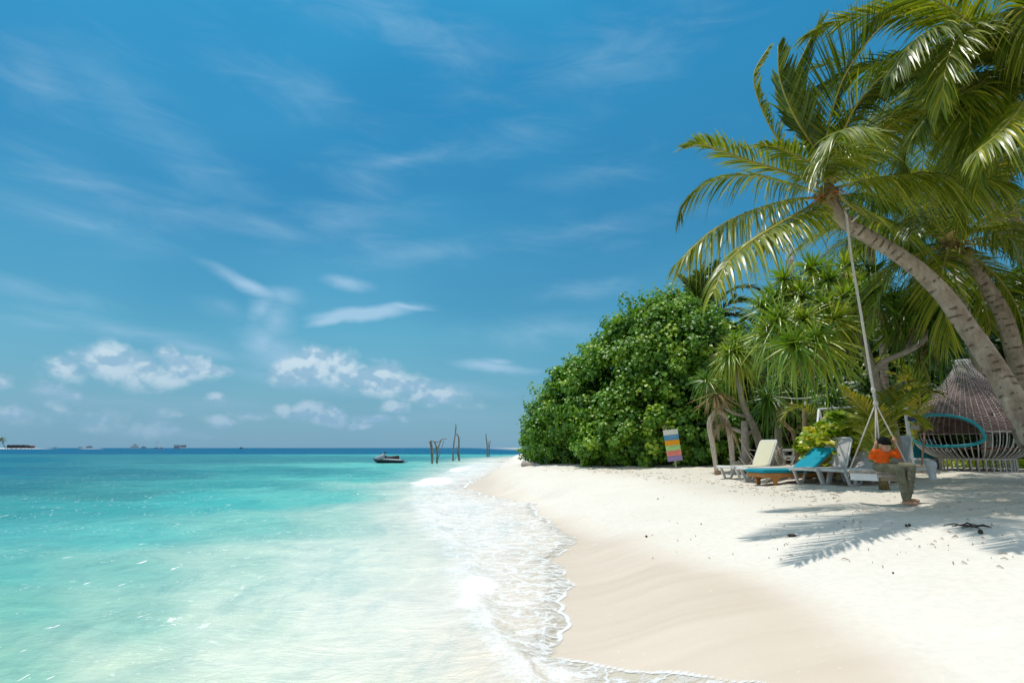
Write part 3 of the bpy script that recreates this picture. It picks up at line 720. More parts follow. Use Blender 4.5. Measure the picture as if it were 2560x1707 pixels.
def second_palm():
    base = Vector((11.3, 11.2, gz(11.3, 11.2)-.1))
    root = rootw('coconut_palm', (base.x, base.y, base.z+.1), 'second coconut palm, slimmer brown trunk curving up behind the leaning one at the right edge', 'palm tree', 'palm trees on the beach')
    palm_trunk_mb([base, P(2578,1110,11.2), P(2562,1000,11.2), P(2548,921,11.1), P(2536,883,11.1), P(2521,825,11.05), P(2502,775,11.), P(2475,730,11), P(2440,680,11), P(2390,630,11)], [.22, .19, .165, .155, .145, .135, .125, .12]).build('trunk', PBARK, root, True)
    random_palm(root, P(2382, 612, 11), 22, 3.6, .8, 64, (0, 360), (72, -30), .42, 5, dry=0, nuts=8)
second_palm()
def third_palm():
    base = Vector((11.2, 7.2, gz(11.2, 7.2)-.1))
    root = rootw('coconut_palm', (base.x, base.y, base.z+.1), 'tall coconut palm with its crown in the top right corner, fronds hanging down', 'palm tree', 'palm trees on the beach')
    C = P(2550, 165, 8.0)
    palm_trunk_mb([base, Vector((10.9, 7.4, 3.5)), Vector((9.6, 7.8, 6)), C-Vector((.1, 0, .2))], [.27, .22, .18, .15]).build('trunk', PBARK, root, True)
    random_palm(root, C, 18, 3.7, .72, 96, (60, 330), (60, -15), .42, 12, dry=1, droop=80, fib=.28, nuts=6)
    for ct, kw in [([(2545,185,8.05),(2480,120,7.65),(2400,70,7.25),(2300,90,6.95),(2225,190,6.75)], dict(leaf=.72, n=104, droop=.55, lift=.0, tint=.5)),
                   ([(2545,185,8.05),(2500,90,7.65),(2410,85,7.05),(2370,150,6.75),(2352,265,6.65)], dict(leaf=.66, n=104, droop=.55, lift=.1, tint=.55)),
                   ([(2545,185,8.05),(2440,60,8.25),(2340,10,8.45),(2220,20,8.65),(2150,90,8.75)], dict(leaf=.72, n=104, droop=.7, lift=.1, tint=.5)),
                   ([(2545,185,8.05),(2520,60,7.65),(2560,20,7.05),(2600,120,6.65)], dict(leaf=.9, n=104, droop=.7, lift=.1, tint=.4)),
                   ([(2545,185,8.05),(2470,220,7.65),(2400,240,7.35),(2320,290,7.05),(2290,340,6.95)], dict(leaf=.75, n=80, droop=.55, lift=.0, tint=.35)),
                   ([(2545,185,8.05),(2560,250,7.05),(2500,330,6.35),(2440,380,6.05)], dict(leaf=.75, n=80, droop=.7, lift=.0, tint=.6))]:
        add_frond(root, px_ctrl(ct), **kw)
third_palm()
def fill_palm(loc, C, label, **kw):
    base = Vector((loc[0], loc[1], gz(*loc)-.1)); root = rootw('coconut_palm', (base.x, base.y, base.z+.1), label, 'palm tree', 'palm trees on the beach')
    C = Vector(C); mid = base.lerp(C, .5)+Vector((.25, 0, .1))
    palm_trunk_mb([base, mid, C-Vector((0, 0, .15))], [kw.pop('rb', .17), .13, .11], .16, 10).build('trunk', PBARK, root, True)
    random_palm(root, C, **kw)
fill_palm((14.6, 15.2), P(2500, 420, 14.5), 'coconut palm standing behind the nest cabin, crown filling the gap below the corner palm', n=18, L=3.6, seed=21, leaf=.85, nl=56, tint=.2)
fill_palm((15.2, 18.5), P(2330, 470, 17), 'coconut palm in the background behind the swing palm, crown half hidden by its fronds', n=14, L=3.3, seed=22, leaf=.85, nl=50, tint=.15)
fill_palm((12.8, 20.), P(2172, 598, 20), 'slender far coconut palm with a pale thin trunk seen past the swing rope', n=13, L=3.0, seed=23, leaf=.75, nl=46, tint=.5, rb=.12, els=(60, -20))
fill_palm((8.75, 24.), P(1770, 812, 24), 'dark windblown coconut palm rising just behind the big green hibiscus bush', n=8, L=3.0, seed=24, leaf=.75, nl=50, tint=.3, azr=(-60, 70), els=(35, -25), nuts=0)
fill_palm((14.2, 13.2), P(2335, 290, 13), 'coconut palm filling the gap between the swing palm crown and the corner palm', n=18, L=3.6, seed=27, leaf=.85, nl=60, tint=.35)
def dark_palm_fronds():
    root = [o for o in bpy.data.objects if o.get('label', '').startswith('dark windblown')][0]
    c0 = (1770,812,24)
    for ct in ([c0,(1764,755,24),(1772,700,24),(1800,650,24)], [c0,(1745,760,23.8),(1722,715,23.6),(1700,690,23.5)], [c0,(1748,745,24.2),(1745,690,24.4),(1758,655,24.5)], [c0,(1780,740,23.8),(1790,690,23.6),(1794,655,23.4)],
               [c0,(1735,790,23.5),(1705,775,23),(1685,800,22.8)], [c0,(1755,740,23.7),(1752,700,23.5),(1772,662,23.3)], [c0,(1815,765,23.6),(1860,752,23.2),(1900,765,22.8),(1930,790,22.5)], [c0,(1800,790,23.4),(1850,790,22.8),(1895,815,22.2)], [c0,(1800,750,24.2),(1840,722,24.4),(1880,718,24.5),(1905,730,24.5)]):
        add_frond(root, px_ctrl(ct), leaf=.8, n=60, droop=.3, lift=.25, tint=.15, w=.07)
dark_palm_fronds()
fill_palm((6.9, 27.), P(1715, 795, 27), 'coconut palm hidden behind the hibiscus bush with one frond tip showing over it', n=5, L=2.2, seed=25, leaf=.6, nl=46, tint=.4, azr=(90, 150), els=(30, 0), nuts=0)
def hidden_frond():
    root = [o for o in bpy.data.objects if o.get('label', '').startswith('coconut palm hidden')][0]
    add_frond(root, px_ctrl([(1715,795,27),(1690,762,26.5),(1660,735,26),(1638,718,25.7)]), leaf=.55, n=50, droop=.5, lift=.2, tint=.5)
hidden_frond()

# ------------------------------------------------------------------ broad leaves
def leaves_mesh(name, Cn, Nm, size, tint, rng, fold=.25, asp=.85):
    """six-vertex folded leaves at Cn facing Nm"""
    n = len(Cn); Nm = Nm/(np.linalg.norm(Nm, axis=1)[:, None]+1e-9)
    r = rng.normal(0, 1, (n, 3)); r[:, 2] -= .5; A = r-Nm*np.sum(r*Nm, 1)[:, None]; A /= np.linalg.norm(A, axis=1)[:, None]+1e-9
    B = np.cross(Nm, A); s = (size if hasattr(size, '__len__') else np.full(n, size))[:, None]
    q = [(0, 0, 0), (1., 0, -.12)]                                  # stalk end, tip
    def pt(a, b, c): return Cn+A*(s*a)+B*(s*b*asp)+Nm*(s*c)
    V = np.stack([pt(0, 0, 0), pt(.5, 0, -.03), pt(1.05, 0, -.15), pt(.12, .42, fold*.5), pt(.55, .50, fold*.55), pt(.12, -.42, fold*.5), pt(.55, -.50, fold*.55)], 1)
    b = (np.arange(n)*7)[:, None, None]
    F = (b+np.array([[0, 1, 4, 3], [1, 2, 4, 4], [0, 5, 6, 1], [1, 6, 2, 2]])[None]).reshape(-1, 4)
    # as triangles
    T = (b+np.array([[0, 1, 4], [0, 4, 3], [1, 2, 4], [0, 5, 6], [0, 6, 1], [1, 6, 2]])[None]).reshape(-1, 3)
    return np_mesh(name, V.reshape(-1, 3), T, True, {'tint': np.repeat(tint, 7)})

def crown_points(lobes, nclump, per, rng, cr=.34, inner=.25, front=None, zmin=None):
    """clumps of leaves on the outside of a union of ellipsoids; returns positions, normals, tint"""
    lobes = [(np.array(c, float), np.array(r, float)) for c, r in lobes]
    area = np.array([(r[0]*r[1]+r[1]*r[2]+r[0]*r[2]) for c, r in lobes]); pr = area/area.sum()
    Pp, Nn, Tt = [], [], []; made = 0; tries = 0
    while made < nclump and tries < nclump*6:
        tries += 1; k = rng.choice(len(lobes), p=pr); c, r = lobes[k]
        d = rng.normal(0, 1, 3); d /= np.linalg.norm(d)
        if front is not None and np.dot(d, front) < -.35: continue
        p = c+d*r*rng.uniform(.86, 1.06)
        if zmin is not None and p[2] < zmin: p[2] = zmin+rng.uniform(0, .3)
        if any(np.sum(((p-c2)/r2)**2) < .80 for j, (c2, r2) in enumerate(lobes) if j != k): continue
        nrm = d/r; nrm /= np.linalg.norm(nrm); made += 1
        m = max(4, int(per*rng.uniform(.6, 1.4))); rad = cr*rng.uniform(.6, 1.3)
        q = rng.normal(0, 1, (m, 3)); q /= np.linalg.norm(q, axis=1)[:, None]; q[:, 2] *= .8
        stretch = nrm*(rng.uniform(-.1, .55) if rng.random() < .8 else rng.uniform(.6, 1.3))+np.array([0, 0, rng.uniform(0, .5)])
        pos = p+q*rad*rng.uniform(.35, 1., (m, 1))**.6+stretch*rng.uniform(0, 1, (m, 1))*rad*1.5
        Nv = q*.7+nrm*.5+np.array([0, 0, .75])+rng.normal(0, .45, (m, 3))
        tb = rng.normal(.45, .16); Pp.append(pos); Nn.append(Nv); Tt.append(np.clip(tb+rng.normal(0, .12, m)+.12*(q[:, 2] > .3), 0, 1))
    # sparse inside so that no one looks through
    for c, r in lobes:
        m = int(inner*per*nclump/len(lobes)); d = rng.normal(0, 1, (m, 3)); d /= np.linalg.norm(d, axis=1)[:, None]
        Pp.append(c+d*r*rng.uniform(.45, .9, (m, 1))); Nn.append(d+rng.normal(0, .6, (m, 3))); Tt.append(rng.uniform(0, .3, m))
    return np.concatenate(Pp), np.concatenate(Nn), np.concatenate(Tt)

def branches(root, base, lobes, mt, r0=.14, n=5, rs=random):
    m = MB()
    org = Vector(root['world_parts'])
    for c, r in lobes[:n]:
        a = Vector(base); b = Vector(c); mid = a.lerp(b, .5)+Vector((rs.uniform(-.3, .3), rs.uniform(-.3, .3), -.1*b.z))
        pts = spline([a, mid, b], 8); m.tube(pts, list(np.linspace(r0, r0*.3, 8)), 7)
        for _ in range(5):
            e = Vector(c)+Vector((rs.uniform(-1, 1)*r[0]*.9, rs.uniform(-1, 1)*r[1]*.9, rs.uniform(-.3, 1)*r[2]*.9))
            s = pts[rs.randint(3, 7)]; m.tube([s, s.lerp(e, .5)+Vector((0, 0, .1)), e], [r0*.35, r0*.22, r0*.08], 5)
    return m.build('trunk', mt, root, True, origin=org)

def bush(name, label, cat, base, lobes, nclump, per, size, mt, seed, group=None, cr=.34, bark=None, inner=.25, zmin=None, tb=0., r0=.12, front=None, part='foliage'):
    rng = np.random.default_rng(seed); rs = random.Random(seed)
    root = rootw(name, base, label, cat, group); org = np.array(base)
    branches(root, base, lobes, bark or BARK, r0, 6, rs)
    Pp, Nn, Tt = crown_points(lobes, nclump, per, rng, cr, inner, front, zmin)
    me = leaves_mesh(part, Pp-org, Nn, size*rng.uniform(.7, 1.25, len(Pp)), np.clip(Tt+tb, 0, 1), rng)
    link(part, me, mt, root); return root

def lob(px, py, Y, rx, ry, rz):       # lobe centre by photograph position and depth, radii in metres
    return (P(px, py, Y), (rx, ry, rz))

zb = 1.0
big = [lob(1592,975,23.5,2.2,2.4,2.3), lob(1660,900,23,2.1,2.2,2.3), lob(1720,960,22.2,1.9,2.0,2.6), lob(1495,1010,24.5,2.1,2.2,1.75), lob(1425,1060,26,1.7,2.0,1.35),
       lob(1618,872,24,1.5,1.7,1.2), lob(1690,820,23.5,1.2,1.4,1.2), lob(1560,900,24.5,1.3,1.5,1.25), lob(1488,950,25.,1.1,1.4,1.1), lob(1520,1040,24,2.,2.,1.6), lob(1440,1010,26,1.1,1.4,1.0), lob(1680,800,23.6,.7,.8,.7), lob(1590,830,24.2,.6,.8,.6), lob(1760,870,23.5,1.1,1.3,1.2), lob(1640,1060,21.8,2.2,1.5,1.6)]
b0 = (4.8, 23., gz(4.8, 23.))
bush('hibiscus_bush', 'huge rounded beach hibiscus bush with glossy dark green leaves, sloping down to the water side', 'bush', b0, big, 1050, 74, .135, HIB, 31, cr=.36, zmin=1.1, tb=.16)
lob2 = [lob(1366,1100,28,1.0,1.4,1.0), lob(1408,1066,28,1.0,1.3,1.15), lob(1375,1115,27,1.0,1.1,.85), lob(1420,1110,25.5,1.4,1.2,.9)]
bush('hibiscus_bush', 'pale green end of the hibiscus thicket overhanging the grey log nearest the water', 'bush', (1.6, 27.5, gz(1.6, 27.5)), lob2, 230, 66, .145, HIB, 32, cr=.34, zmin=.95, tb=.12)
lob3 = [lob(1560,1085,21.3,1.0,.8,.9), lob(1630,1095,20.8,.8,.6,.8), lob(1510,1110,22,1.0,.8,.7), lob(1600,1125,20.8,.9,.5,.5)]
bush('hibiscus_bush', 'lighter yellow-green hibiscus regrowth in front of the huge bush, left of the striped signboard', 'bush', (4.6, 21.4, gz(4.6, 21.4)), lob3, 150, 60, .135, HIB, 33, cr=.28, zmin=1.02, tb=.20, r0=.05)
lob4 = [lob(1745,1090,20.6,.9,.8,.9), lob(1700,1110,20.8,.7,.6,.7), lob(1790,1110,21,.8,.6,.7), lob(1780,1040,21.5,.8,.8,.9)]
bush('hibiscus_bush', 'low leafy hibiscus clump between the striped signboard and the driftwood arch', 'bush', (6.6, 21.2, gz(6.6, 21.2)), lob4, 140, 60, .13, HIB, 34, cr=.27, zmin=1.02, tb=.14, r0=.05)

# forest behind
fo = [((9.5, 27, 3.6), 3.0, 'broadleaf tree behind the dark windblown palm', 41, .05), ((13.5, 27, 4.6), 3.2, 'broadleaf tree in the forest behind the pandanus crowns', 42, .0),
      ((17.5, 25, 4.6), 3.4, 'broadleaf tree in the shaded forest left of the nest cabin roof', 43, 0.), ((19.5, 21, 5.2), 3.2, 'shaded broadleaf tree rising behind the nest cabin', 44, -.05),
      ((22., 17.5, 4.5), 3.2, 'broadleaf tree filling the right edge behind the two leaning trunks', 45, .1), ((16.8, 19.3, 3.2), 2.2, 'dense dark shrubby tree close behind the nest cabin', 46, -.1),
      ((25, 24, 6), 4.0, 'tall broadleaf tree at the back of the forest on the far right', 47, .1), ((10.3, 22.3, 2.5), 1.5, 'small leafy tree behind the white swing frame', 48, .05), ((13.2, 22.3, 2.6), 1.7, 'rounded leafy tree behind the broad-leaved shrub', 49, 0.),
      ((19.5, 14.2, 2.6), 1.9, 'leafy tree just outside the right edge beside the nest cabin', 50, 0.)]
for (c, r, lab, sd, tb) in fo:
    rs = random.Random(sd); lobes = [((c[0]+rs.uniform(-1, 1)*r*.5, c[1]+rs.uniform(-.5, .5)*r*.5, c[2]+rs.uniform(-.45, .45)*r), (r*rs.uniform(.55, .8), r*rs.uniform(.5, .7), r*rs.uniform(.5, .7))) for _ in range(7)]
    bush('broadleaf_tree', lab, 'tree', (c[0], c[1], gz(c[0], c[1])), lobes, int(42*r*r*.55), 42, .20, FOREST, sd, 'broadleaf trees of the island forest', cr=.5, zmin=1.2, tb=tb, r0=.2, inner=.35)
def backdrop_thicket():
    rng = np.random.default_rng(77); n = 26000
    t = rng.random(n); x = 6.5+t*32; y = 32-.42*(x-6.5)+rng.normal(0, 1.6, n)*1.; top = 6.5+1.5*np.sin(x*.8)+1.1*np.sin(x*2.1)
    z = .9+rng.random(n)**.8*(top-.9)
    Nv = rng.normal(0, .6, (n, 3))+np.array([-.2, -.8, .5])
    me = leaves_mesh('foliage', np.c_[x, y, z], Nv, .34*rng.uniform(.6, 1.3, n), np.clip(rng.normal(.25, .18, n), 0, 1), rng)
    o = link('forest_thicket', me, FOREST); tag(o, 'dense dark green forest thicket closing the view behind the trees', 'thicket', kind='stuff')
backdrop_thicket()

# ------------------------------------------------------------------ pandanus (screw pine)
def rosette_np(c, axis, n, L, w, rng, tint=.5, spread=115, droop=.55, segs=6):
    c = np.array(c, float); ax = np.array(axis, float); ax /= np.linalg.norm(ax)
    a = np.cross(ax, [0, 1, .2]); a /= np.linalg.norm(a); b = np.cross(ax, a)
    i = np.arange(n); ph = i*2.39996+rng.normal(0, .2, n); th = np.radians(8+spread*(i/n)**.75+rng.normal(0, 6, n))
    D = ax*np.cos(th)[:, None]+(a*np.cos(ph)[:, None]+b*np.sin(ph)[:, None])*np.sin(th)[:, None]
    l = L*(.55+.5*np.sqrt((i+3)/n))*rng.uniform(.8, 1.15, n); dr = droop*rng.uniform(.5, 1.5, n)*(.4+.8*i/n)
    s = np.linspace(0, 1, segs); W = np.cross(D, ax+rng.normal(0, .15, (n, 3))); W /= np.linalg.norm(W, axis=1)[:, None]+1e-9
    bend = np.where(rng.random(n) < .25, rng.uniform(.5, 1., n), 0)
    hw = np.array([.8, 1., .95, .8, .5, .04])*w/2; Vs = []
    for k, q in enumerate(s):
        p = c+D*(l*q)[:, None]+np.array([0, 0, -1.])*(dr*l*q*q)[:, None]
        if q > .55: p = p+np.array([0, 0, -1.])*(bend*l*(q-.55))[:, None]-D*(bend*l*(q-.55)*.6)[:, None]
        nz = np.cross(D, W); Vs.append(np.stack([p+W*hw[k]+nz*hw[k]*.5, p, p-W*hw[k]+nz*hw[k]*.5], 1))
    V = np.stack(Vs, 1).reshape(n, segs*3, 3); bb = (np.arange(n)*segs*3)[:, None, None]; q = []
    for k in range(segs-1):
        for j in (0, 1): q.append([k*3+j, k*3+j+1, k*3+j+4, k*3+j+3])
    F = (bb+np.array(q)[None]).reshape(-1, 4)
    tt = np.clip(tint+rng.normal(0, .14, n)+.25*(i/n > .85), 0, 1)
    return V.reshape(-1, 3), F, np.repeat(tt, segs*3)
def rosette(root, c, axis, n=80, L=.9, w=.05, seed=1, tint=.5, droop=.55, spread=115, dead=True, mt=None, name='leaf_rosette'):
    rng = np.random.default_rng(seed); org = np.array(root['world_parts'])
    V, F, tt = rosette_np(c, axis, n, L, w, rng, tint, spread, droop)
    o = link(name, np_mesh(name, V-org, F, False, {'tint': tt}), mt or PAND, root)
    if dead:
        V, F, tt = rosette_np(Vector(c)-Vector(axis).normalized()*.12, -Vector(axis)+Vector((0, 0, -.6)), n//3, L*.62, w*.7, rng, .5, 55, .2)
        link('dead_leaves', np_mesh('dead_leaves', V-org, F, False, {'tint': tt}), PALM_D, o)
    return o
def stem(root, pts, r, mt=None, name='trunk'):
    p = spline(pts, 14); k = list(np.interp(np.linspace(0, 1, 14), np.linspace(0, 1, len(r)), r)); k = [q*random.uniform(.92, 1.08) for q in k]
    return MB().tube(p, k, 9).build(name, mt or BARK_G, root, True)

# the tree whose bare trunk stands behind the swing
def big_pandanus():
    Y = 12.6; b = P(2243, 1100, Y); b.z = gz(b.x, b.y)
    root = rootw('pandanus_tree', b, 'largest screw pine, bare grey trunk behind the swing rope, spread limbs and shaggy heads', 'tree', 'screw pines')
    stem(root, [b-Vector((0, 0, .1)), P(2222,1040,Y), P(2195,970,Y), P(2170,890,Y), P(2152,820,Y), P(2148,770,Y)], [.13, .12, .115, .10, .085, .07])
    stem(root, [P(2183,928,Y), P(2215,900,12.3), P(2265,880,12), P(2310,850,11.8), P(2332,815,11.8)], [.075, .065, .06, .055, .05], name='branch')
    stem(root, [P(2163,868,Y), P(2125,862,12.2), P(2080,856,11.9), P(2040,850,11.8)], [.06, .05, .045, .04], name='branch')
    stem(root, [P(2160,848,Y), P(2120,842,12.9), P(2075,838,13.2), P(2040,815,13.4)], [.055, .045, .045, .04], name='branch')
    stem(root, [P(2150,825,Y), P(2172,805,12.4), P(2176,775,12.3), P(2180,740,12.2)], [.06, .06, .05, .05], name='branch')
    stem(root, [P(2265,880,12), P(2300,800,12.4), P(2320,760,12.8)], [.05, .04, .04], name='branch')
    sp = [(1925,830,12.6,-.9,-.2,.4),(1960,700,13.4,-.3,0,1),(2030,672,13.6,0,0,1),(2115,668,13.6,.1,0,1),(2180,690,13.4,.2,0,1),(1915,770,13,-.6,-.1,.9),(2085,800,12.0,.1,-.8,.6),(2040,850,11.6,-.5,-.5,.6),(1985,860,11.7,-.8,-.4,.3),(2010,800,12.2,-.5,-.3,.9),(1950,800,12.4,-.8,-.2,.5),(2060,770,12.4,-.1,-.4,1),(2110,745,12.6,0,-.5,1),(2000,740,13,-.4,-.3,1),(2070,705,13.2,0,-.2,1),
          (2140,720,13,.2,-.3,1),(1960,855,12.8,-.9,-.5,.1),(1940,750,13.2,-.7,-.2,.8),(2180,735,12.2,.2,-.3,1),(2330,800,11.8,.4,-.4,.8),(2270,770,12.4,.1,-.5,.9),(2320,745,12.8,.3,-.1,1),(2230,760,12.9,0,-.5,.8),(2360,850,12.2,.7,-.5,.3),(2250,820,13,.2,-.8,.2),(2060,880,12.1,0,-.9,-.2)]
    for i, (px, py, Yy, a, b_, c_) in enumerate(sp):
        t = .84 if px < 2160 else .40
        rosette(root, P(px, py, Yy), (a, b_, c_), 92, .92, .05, 100+i, t-.08*(i % 3), .42)
big_pandanus()
def small_pandanus(basepx, Yb, pts, label, heads, rad, tint=.6, L=.75, seed=200, n=90):
    b = P(basepx[0], basepx[1], Yb); b.z = gz(b.x, b.y)
    root = rootw('pandanus_tree', b, label, 'tree', 'screw pines')
    stem(root, [b-Vector((0, 0, .1))]+[P(*q) for q in pts], rad)
    for i, (px, py, Y, a) in enumerate(heads): rosette(root, P(px, py, Y), a, n, L, .05, seed+i, tint, .6)
    return root
sp1 = small_pandanus((1912, 1120), 17.6, [(1890,1080,17.5),(1868,1035,17.4),(1852,985,17.2),(1845,930,17.2),(1840,900,17.2)], 'slim screw pine with round yellow-green mop head on a leaning trunk',
   [(1838,892,17.2,(0,-.1,1)),(1824,882,17.0,(-.5,-.3,1)),(1856,884,17.4,(.6,0,1)),(1840,858,17.3,(0,0,1)),(1842,880,16.9,(.1,-.7,.8))], [.13, .11, .095, .09, .085, .07], .82, .85, 200, 110)
stem(sp1, [P(1862,1040,17.4), P(1830,1030,17.3), P(1800,1010,17.3), P(1790,985,17.3)], [.05, .045, .04, .03], name='branch')
rosette(sp1, P(1765, 950, 17.4), (-.5, -.4, .6), 60, .75, .05, 230, .45)
rosette(sp1, P(1790, 985, 17.2), (0, -.3, -1), 70, .85, .04, 231, .5, .1, 70, False, PALM_D, 'dead_leaves')
small_pandanus((2090, 1125), 16, [(2085,1080,16),(2078,1040,16)], 'low dark screw pine head above the white swing frame', [(2075,1005,16,(0,-.4,1)),(2100,985,16.2,(.4,-.3,.8))], [.1, .09, .08], .3, .9, 210)
small_pandanus((1945, 1125), 18, [(1945,1060,18),(1950,1010,18)], 'shaded screw pine in the gloom between the mop-headed one and the swing frame', [(1950,960,18,(-.2,-.4,1)),(1990,985,18,(.4,-.4,.8)),(1920,995,17.6,(-.6,-.4,.5)),(1985,930,18,(.2,-.3,1))], [.11, .1, .08], .35, 1.0, 220)

# young palms on the ground
def young_palm(px, py, Y, fr, label, mt=PALM, tint=.6):
    b = P(px, py, Y); b.z = gz(b.x, b.y); root = rootw('young_palm', b, label, 'palm', 'young palms without a trunk')
    MB().tube([b-Vector((0,0,.05)), b+Vector((0, 0, .35))], [.10, .07], 8).build('stump', FIBRE, root, True)
    for i, pts in enumerate(fr):
        add_frond(root, [b+Vector((0, 0, .3))]+[P(*q) for q in pts], PALM_Y if i % 3 == 0 else mt, rib=.02, leaf=.55, n=56, droop=.25, lift=.35, tint=tint, w=.04)
young_palm(2200, 1130, 11.4, [[(2195,1075,11.2),(2165,1030,11.0),(2135,1000,10.9),(2108,972,10.8)], [(2215,1060,11.6),(2250,1000,11.8),(2300,975,12),(2350,985,12)], [(2215,1080,11.2),(2245,1040,11),(2280,1040,10.8),(2310,1065,10.8)], [(2205,1050,11.8),(2230,985,12.2),(2280,955,12.5),(2310,960,12.6)],
    [(2180,1085,11.2),(2150,1065,11.1),(2110,1070,11)]], 'young palm with an upright yellow-green frond behind the swing ropes')
young_palm(2060, 1135, 16.5, [[(2050,1060,16.3),(2010,1020,16.1),(1970,1030,16),(1955,1060,16)], [(2070,1050,16.4),(2080,1010,16.5),(2120,1010,16.6)]], 'shaded young palm with an arching frond beside the white swing frame', tint=.35)
young_palm(2268, 1080, 16.5, [[(2270,1000,16.3),(2260,950,15.1),(2220,930,15)], [(2300,990,15.2),(2240,905,15),(2200,900,14.8),(2165,930,14.8)]], 'young palm with yellowing fronds between the bare trunk and the nest cabin', tint=.7)

# broad-leaved shrub (whorls of big leaves)
def whorl_np(c, ax, n, L, rng, tint):
    i = np.arange(n); ph = i*2.4+rng.uniform(0, 6); th = np.radians(rng.uniform(35, 85, n)); ax = np.array(ax)/np.linalg.norm(ax)
    a = np.cross(ax, [0, 1, .3]); a /= np.linalg.norm(a); b = np.cross(ax, a)
    D = ax*np.cos(th)[:, None]+(a*np.cos(ph)[:, None]+b*np.sin(ph)[:, None])*np.sin(th)[:, None]
    W = np.cross(D, ax); W /= np.linalg.norm(W, axis=1)[:, None]; l = L*rng.uniform(.7, 1.15, n); Nz = np.cross(W, D)
    prof = [(.0, .04), (.3, .10), (.6, .20), (.85, .22), (1., .06)]; Vs = []
    for s, h in prof:
        p = np.array(c)+D*(l*s)[:, None]+np.array([0, 0, -.35])*(l*s*s)[:, None]
        Vs.append(np.stack([p+W*(l*h)[:, None]+Nz*(l*h*.3)[:, None], p, p-W*(l*h)[:, None]+Nz*(l*h*.3)[:, None]], 1))
    V = np.stack(Vs, 1).reshape(-1, 3); bb = (np.arange(n)*15)[:, None, None]
    F = (bb+np.array([[k*3+j, k*3+j+1, k*3+j+4, k*3+j+3] for k in range(4) for j in (0, 1)])[None]).reshape(-1, 4)
    return V, F, np.repeat(np.clip(tint+rng.normal(0, .12, n), 0, 1), 15)
def scaevola(label, base, spots, L, seed, tint=.5):
    rng = np.random.default_rng(seed); root = rootw('leafy_shrub', base, label, 'shrub', 'bright shrubs with whorled leaves'); org = np.array(base); m = MB()
    for i, (p, t) in enumerate(spots):
        ax = Vector((rng.normal(0, .4), -.35+rng.normal(0, .3), 1)).normalized(); V, F, tt = whorl_np(p, ax, 13, L*rng.uniform(.8, 1.2), rng, t)
        link('leaf_whorl', np_mesh('leaf_whorl', V-org, F, True, {'tint': tt}), SHRUB, root)
        (m.tube([Vector(base).lerp(Vector((p[0], p[1], base[2])), .8), Vector(base).lerp(p, .85)+Vector((0, 0, -.1)), p], [.012, .010, .006], 4) if i % 3 == 0 else None)
    m.build('stems', BARK, root, True, origin=Vector(base))
def shrub_spots(cx, cy_, rx, ry, Y, n, seed, t=.5):
    rs = random.Random(seed); out = []
    while len(out) < n:
        u, v = rs.uniform(-1, 1), rs.uniform(-1, 1)
        if u*u+v*v > 1: continue
        p = P(cx+u*rx, cy_+v*ry, Y+rs.uniform(-.4, .6)); g = gz(p.x, p.y)+.12
        if p.z < g: p.z = g+rs.random()*.1
        out.append((p, min(1, max(0, t+rs.gauss(0, .2)))))
    return out
bs = P(2105, 1140, 14.2)
scaevola('bright yellow-green shrub with big paddle leaves behind the grey sunbed backs', (bs.x, 14.2, gz(bs.x, 14.2)),
   shrub_spots(2100,1085,52,50,14.2,90,1,.5)+shrub_spots(2040,1098,34,28,14.6,30,2,.8)+shrub_spots(2150,1080,28,45,14.4,40,3,.6)+shrub_spots(2170,1115,34,34,13.9,36,4,.8)+shrub_spots(2100,1150,80,20,14.0,40,6,.5), .25, 301)
bs = P(2020, 1135, 15.5)
scaevola('low bright shrub at the foot of the white swing frame', (bs.x, 15.5, gz(bs.x, 15.5)), shrub_spots(2020,1110,30,20,15.5,22,5,.4), .22, 302)
# ------------------------------------------------------------------ materials of the things
RESIN = mat('white_resin', (.74, .74, .72), .42, .4, .06, 9)
SLING = mat('grey_sling', (.56, .53, .52), .85, .2, .05, 20, .3, 300)
CREAM = mat('cream_sling', (.78, .72, .52), .85, .2, .05, 20, .3, 300)
BEIGE = mat('beige_sling', (.62, .56, .50), .85, .2, .06, 20, .3, 300)
TEAL = mat('teal_canvas', (.008, .30, .40), .75, .2, .10, 7, .4, 120)
TEAK = mat('teak_wood', (.50, .22, .07), .6, .3, .25, 8, .3, 60)
ROPE = mat('swing_rope', (.62, .58, .52), .9, .1, .15, 30, .8, 200)
WHITE = mat('white_paint', (.72, .73, .74), .5, .4, .07, 8)
WEAVE = mat('faded_weave', (.25, .175, .16), .75, .25, .45, 9, .4, 80)
WEAVE_IN = mat('inner_weave', (.16, .075, .055), .8, .2, .25, 6)
RIBP = mat('rib_paint', (.64, .62, .60), .55, .3, .12, 8)
RIM = mat('turquoise_rim', (.01, .30, .36), .38, .5, .10, 6)
DRIFT = mat('driftwood', (.40, .345, .29), .9, .1, .3, 9, .8, 40)
DRYB = mat('dry_brown', (.34, .24, .15), .9, .1, .35, 12, .6, 60)

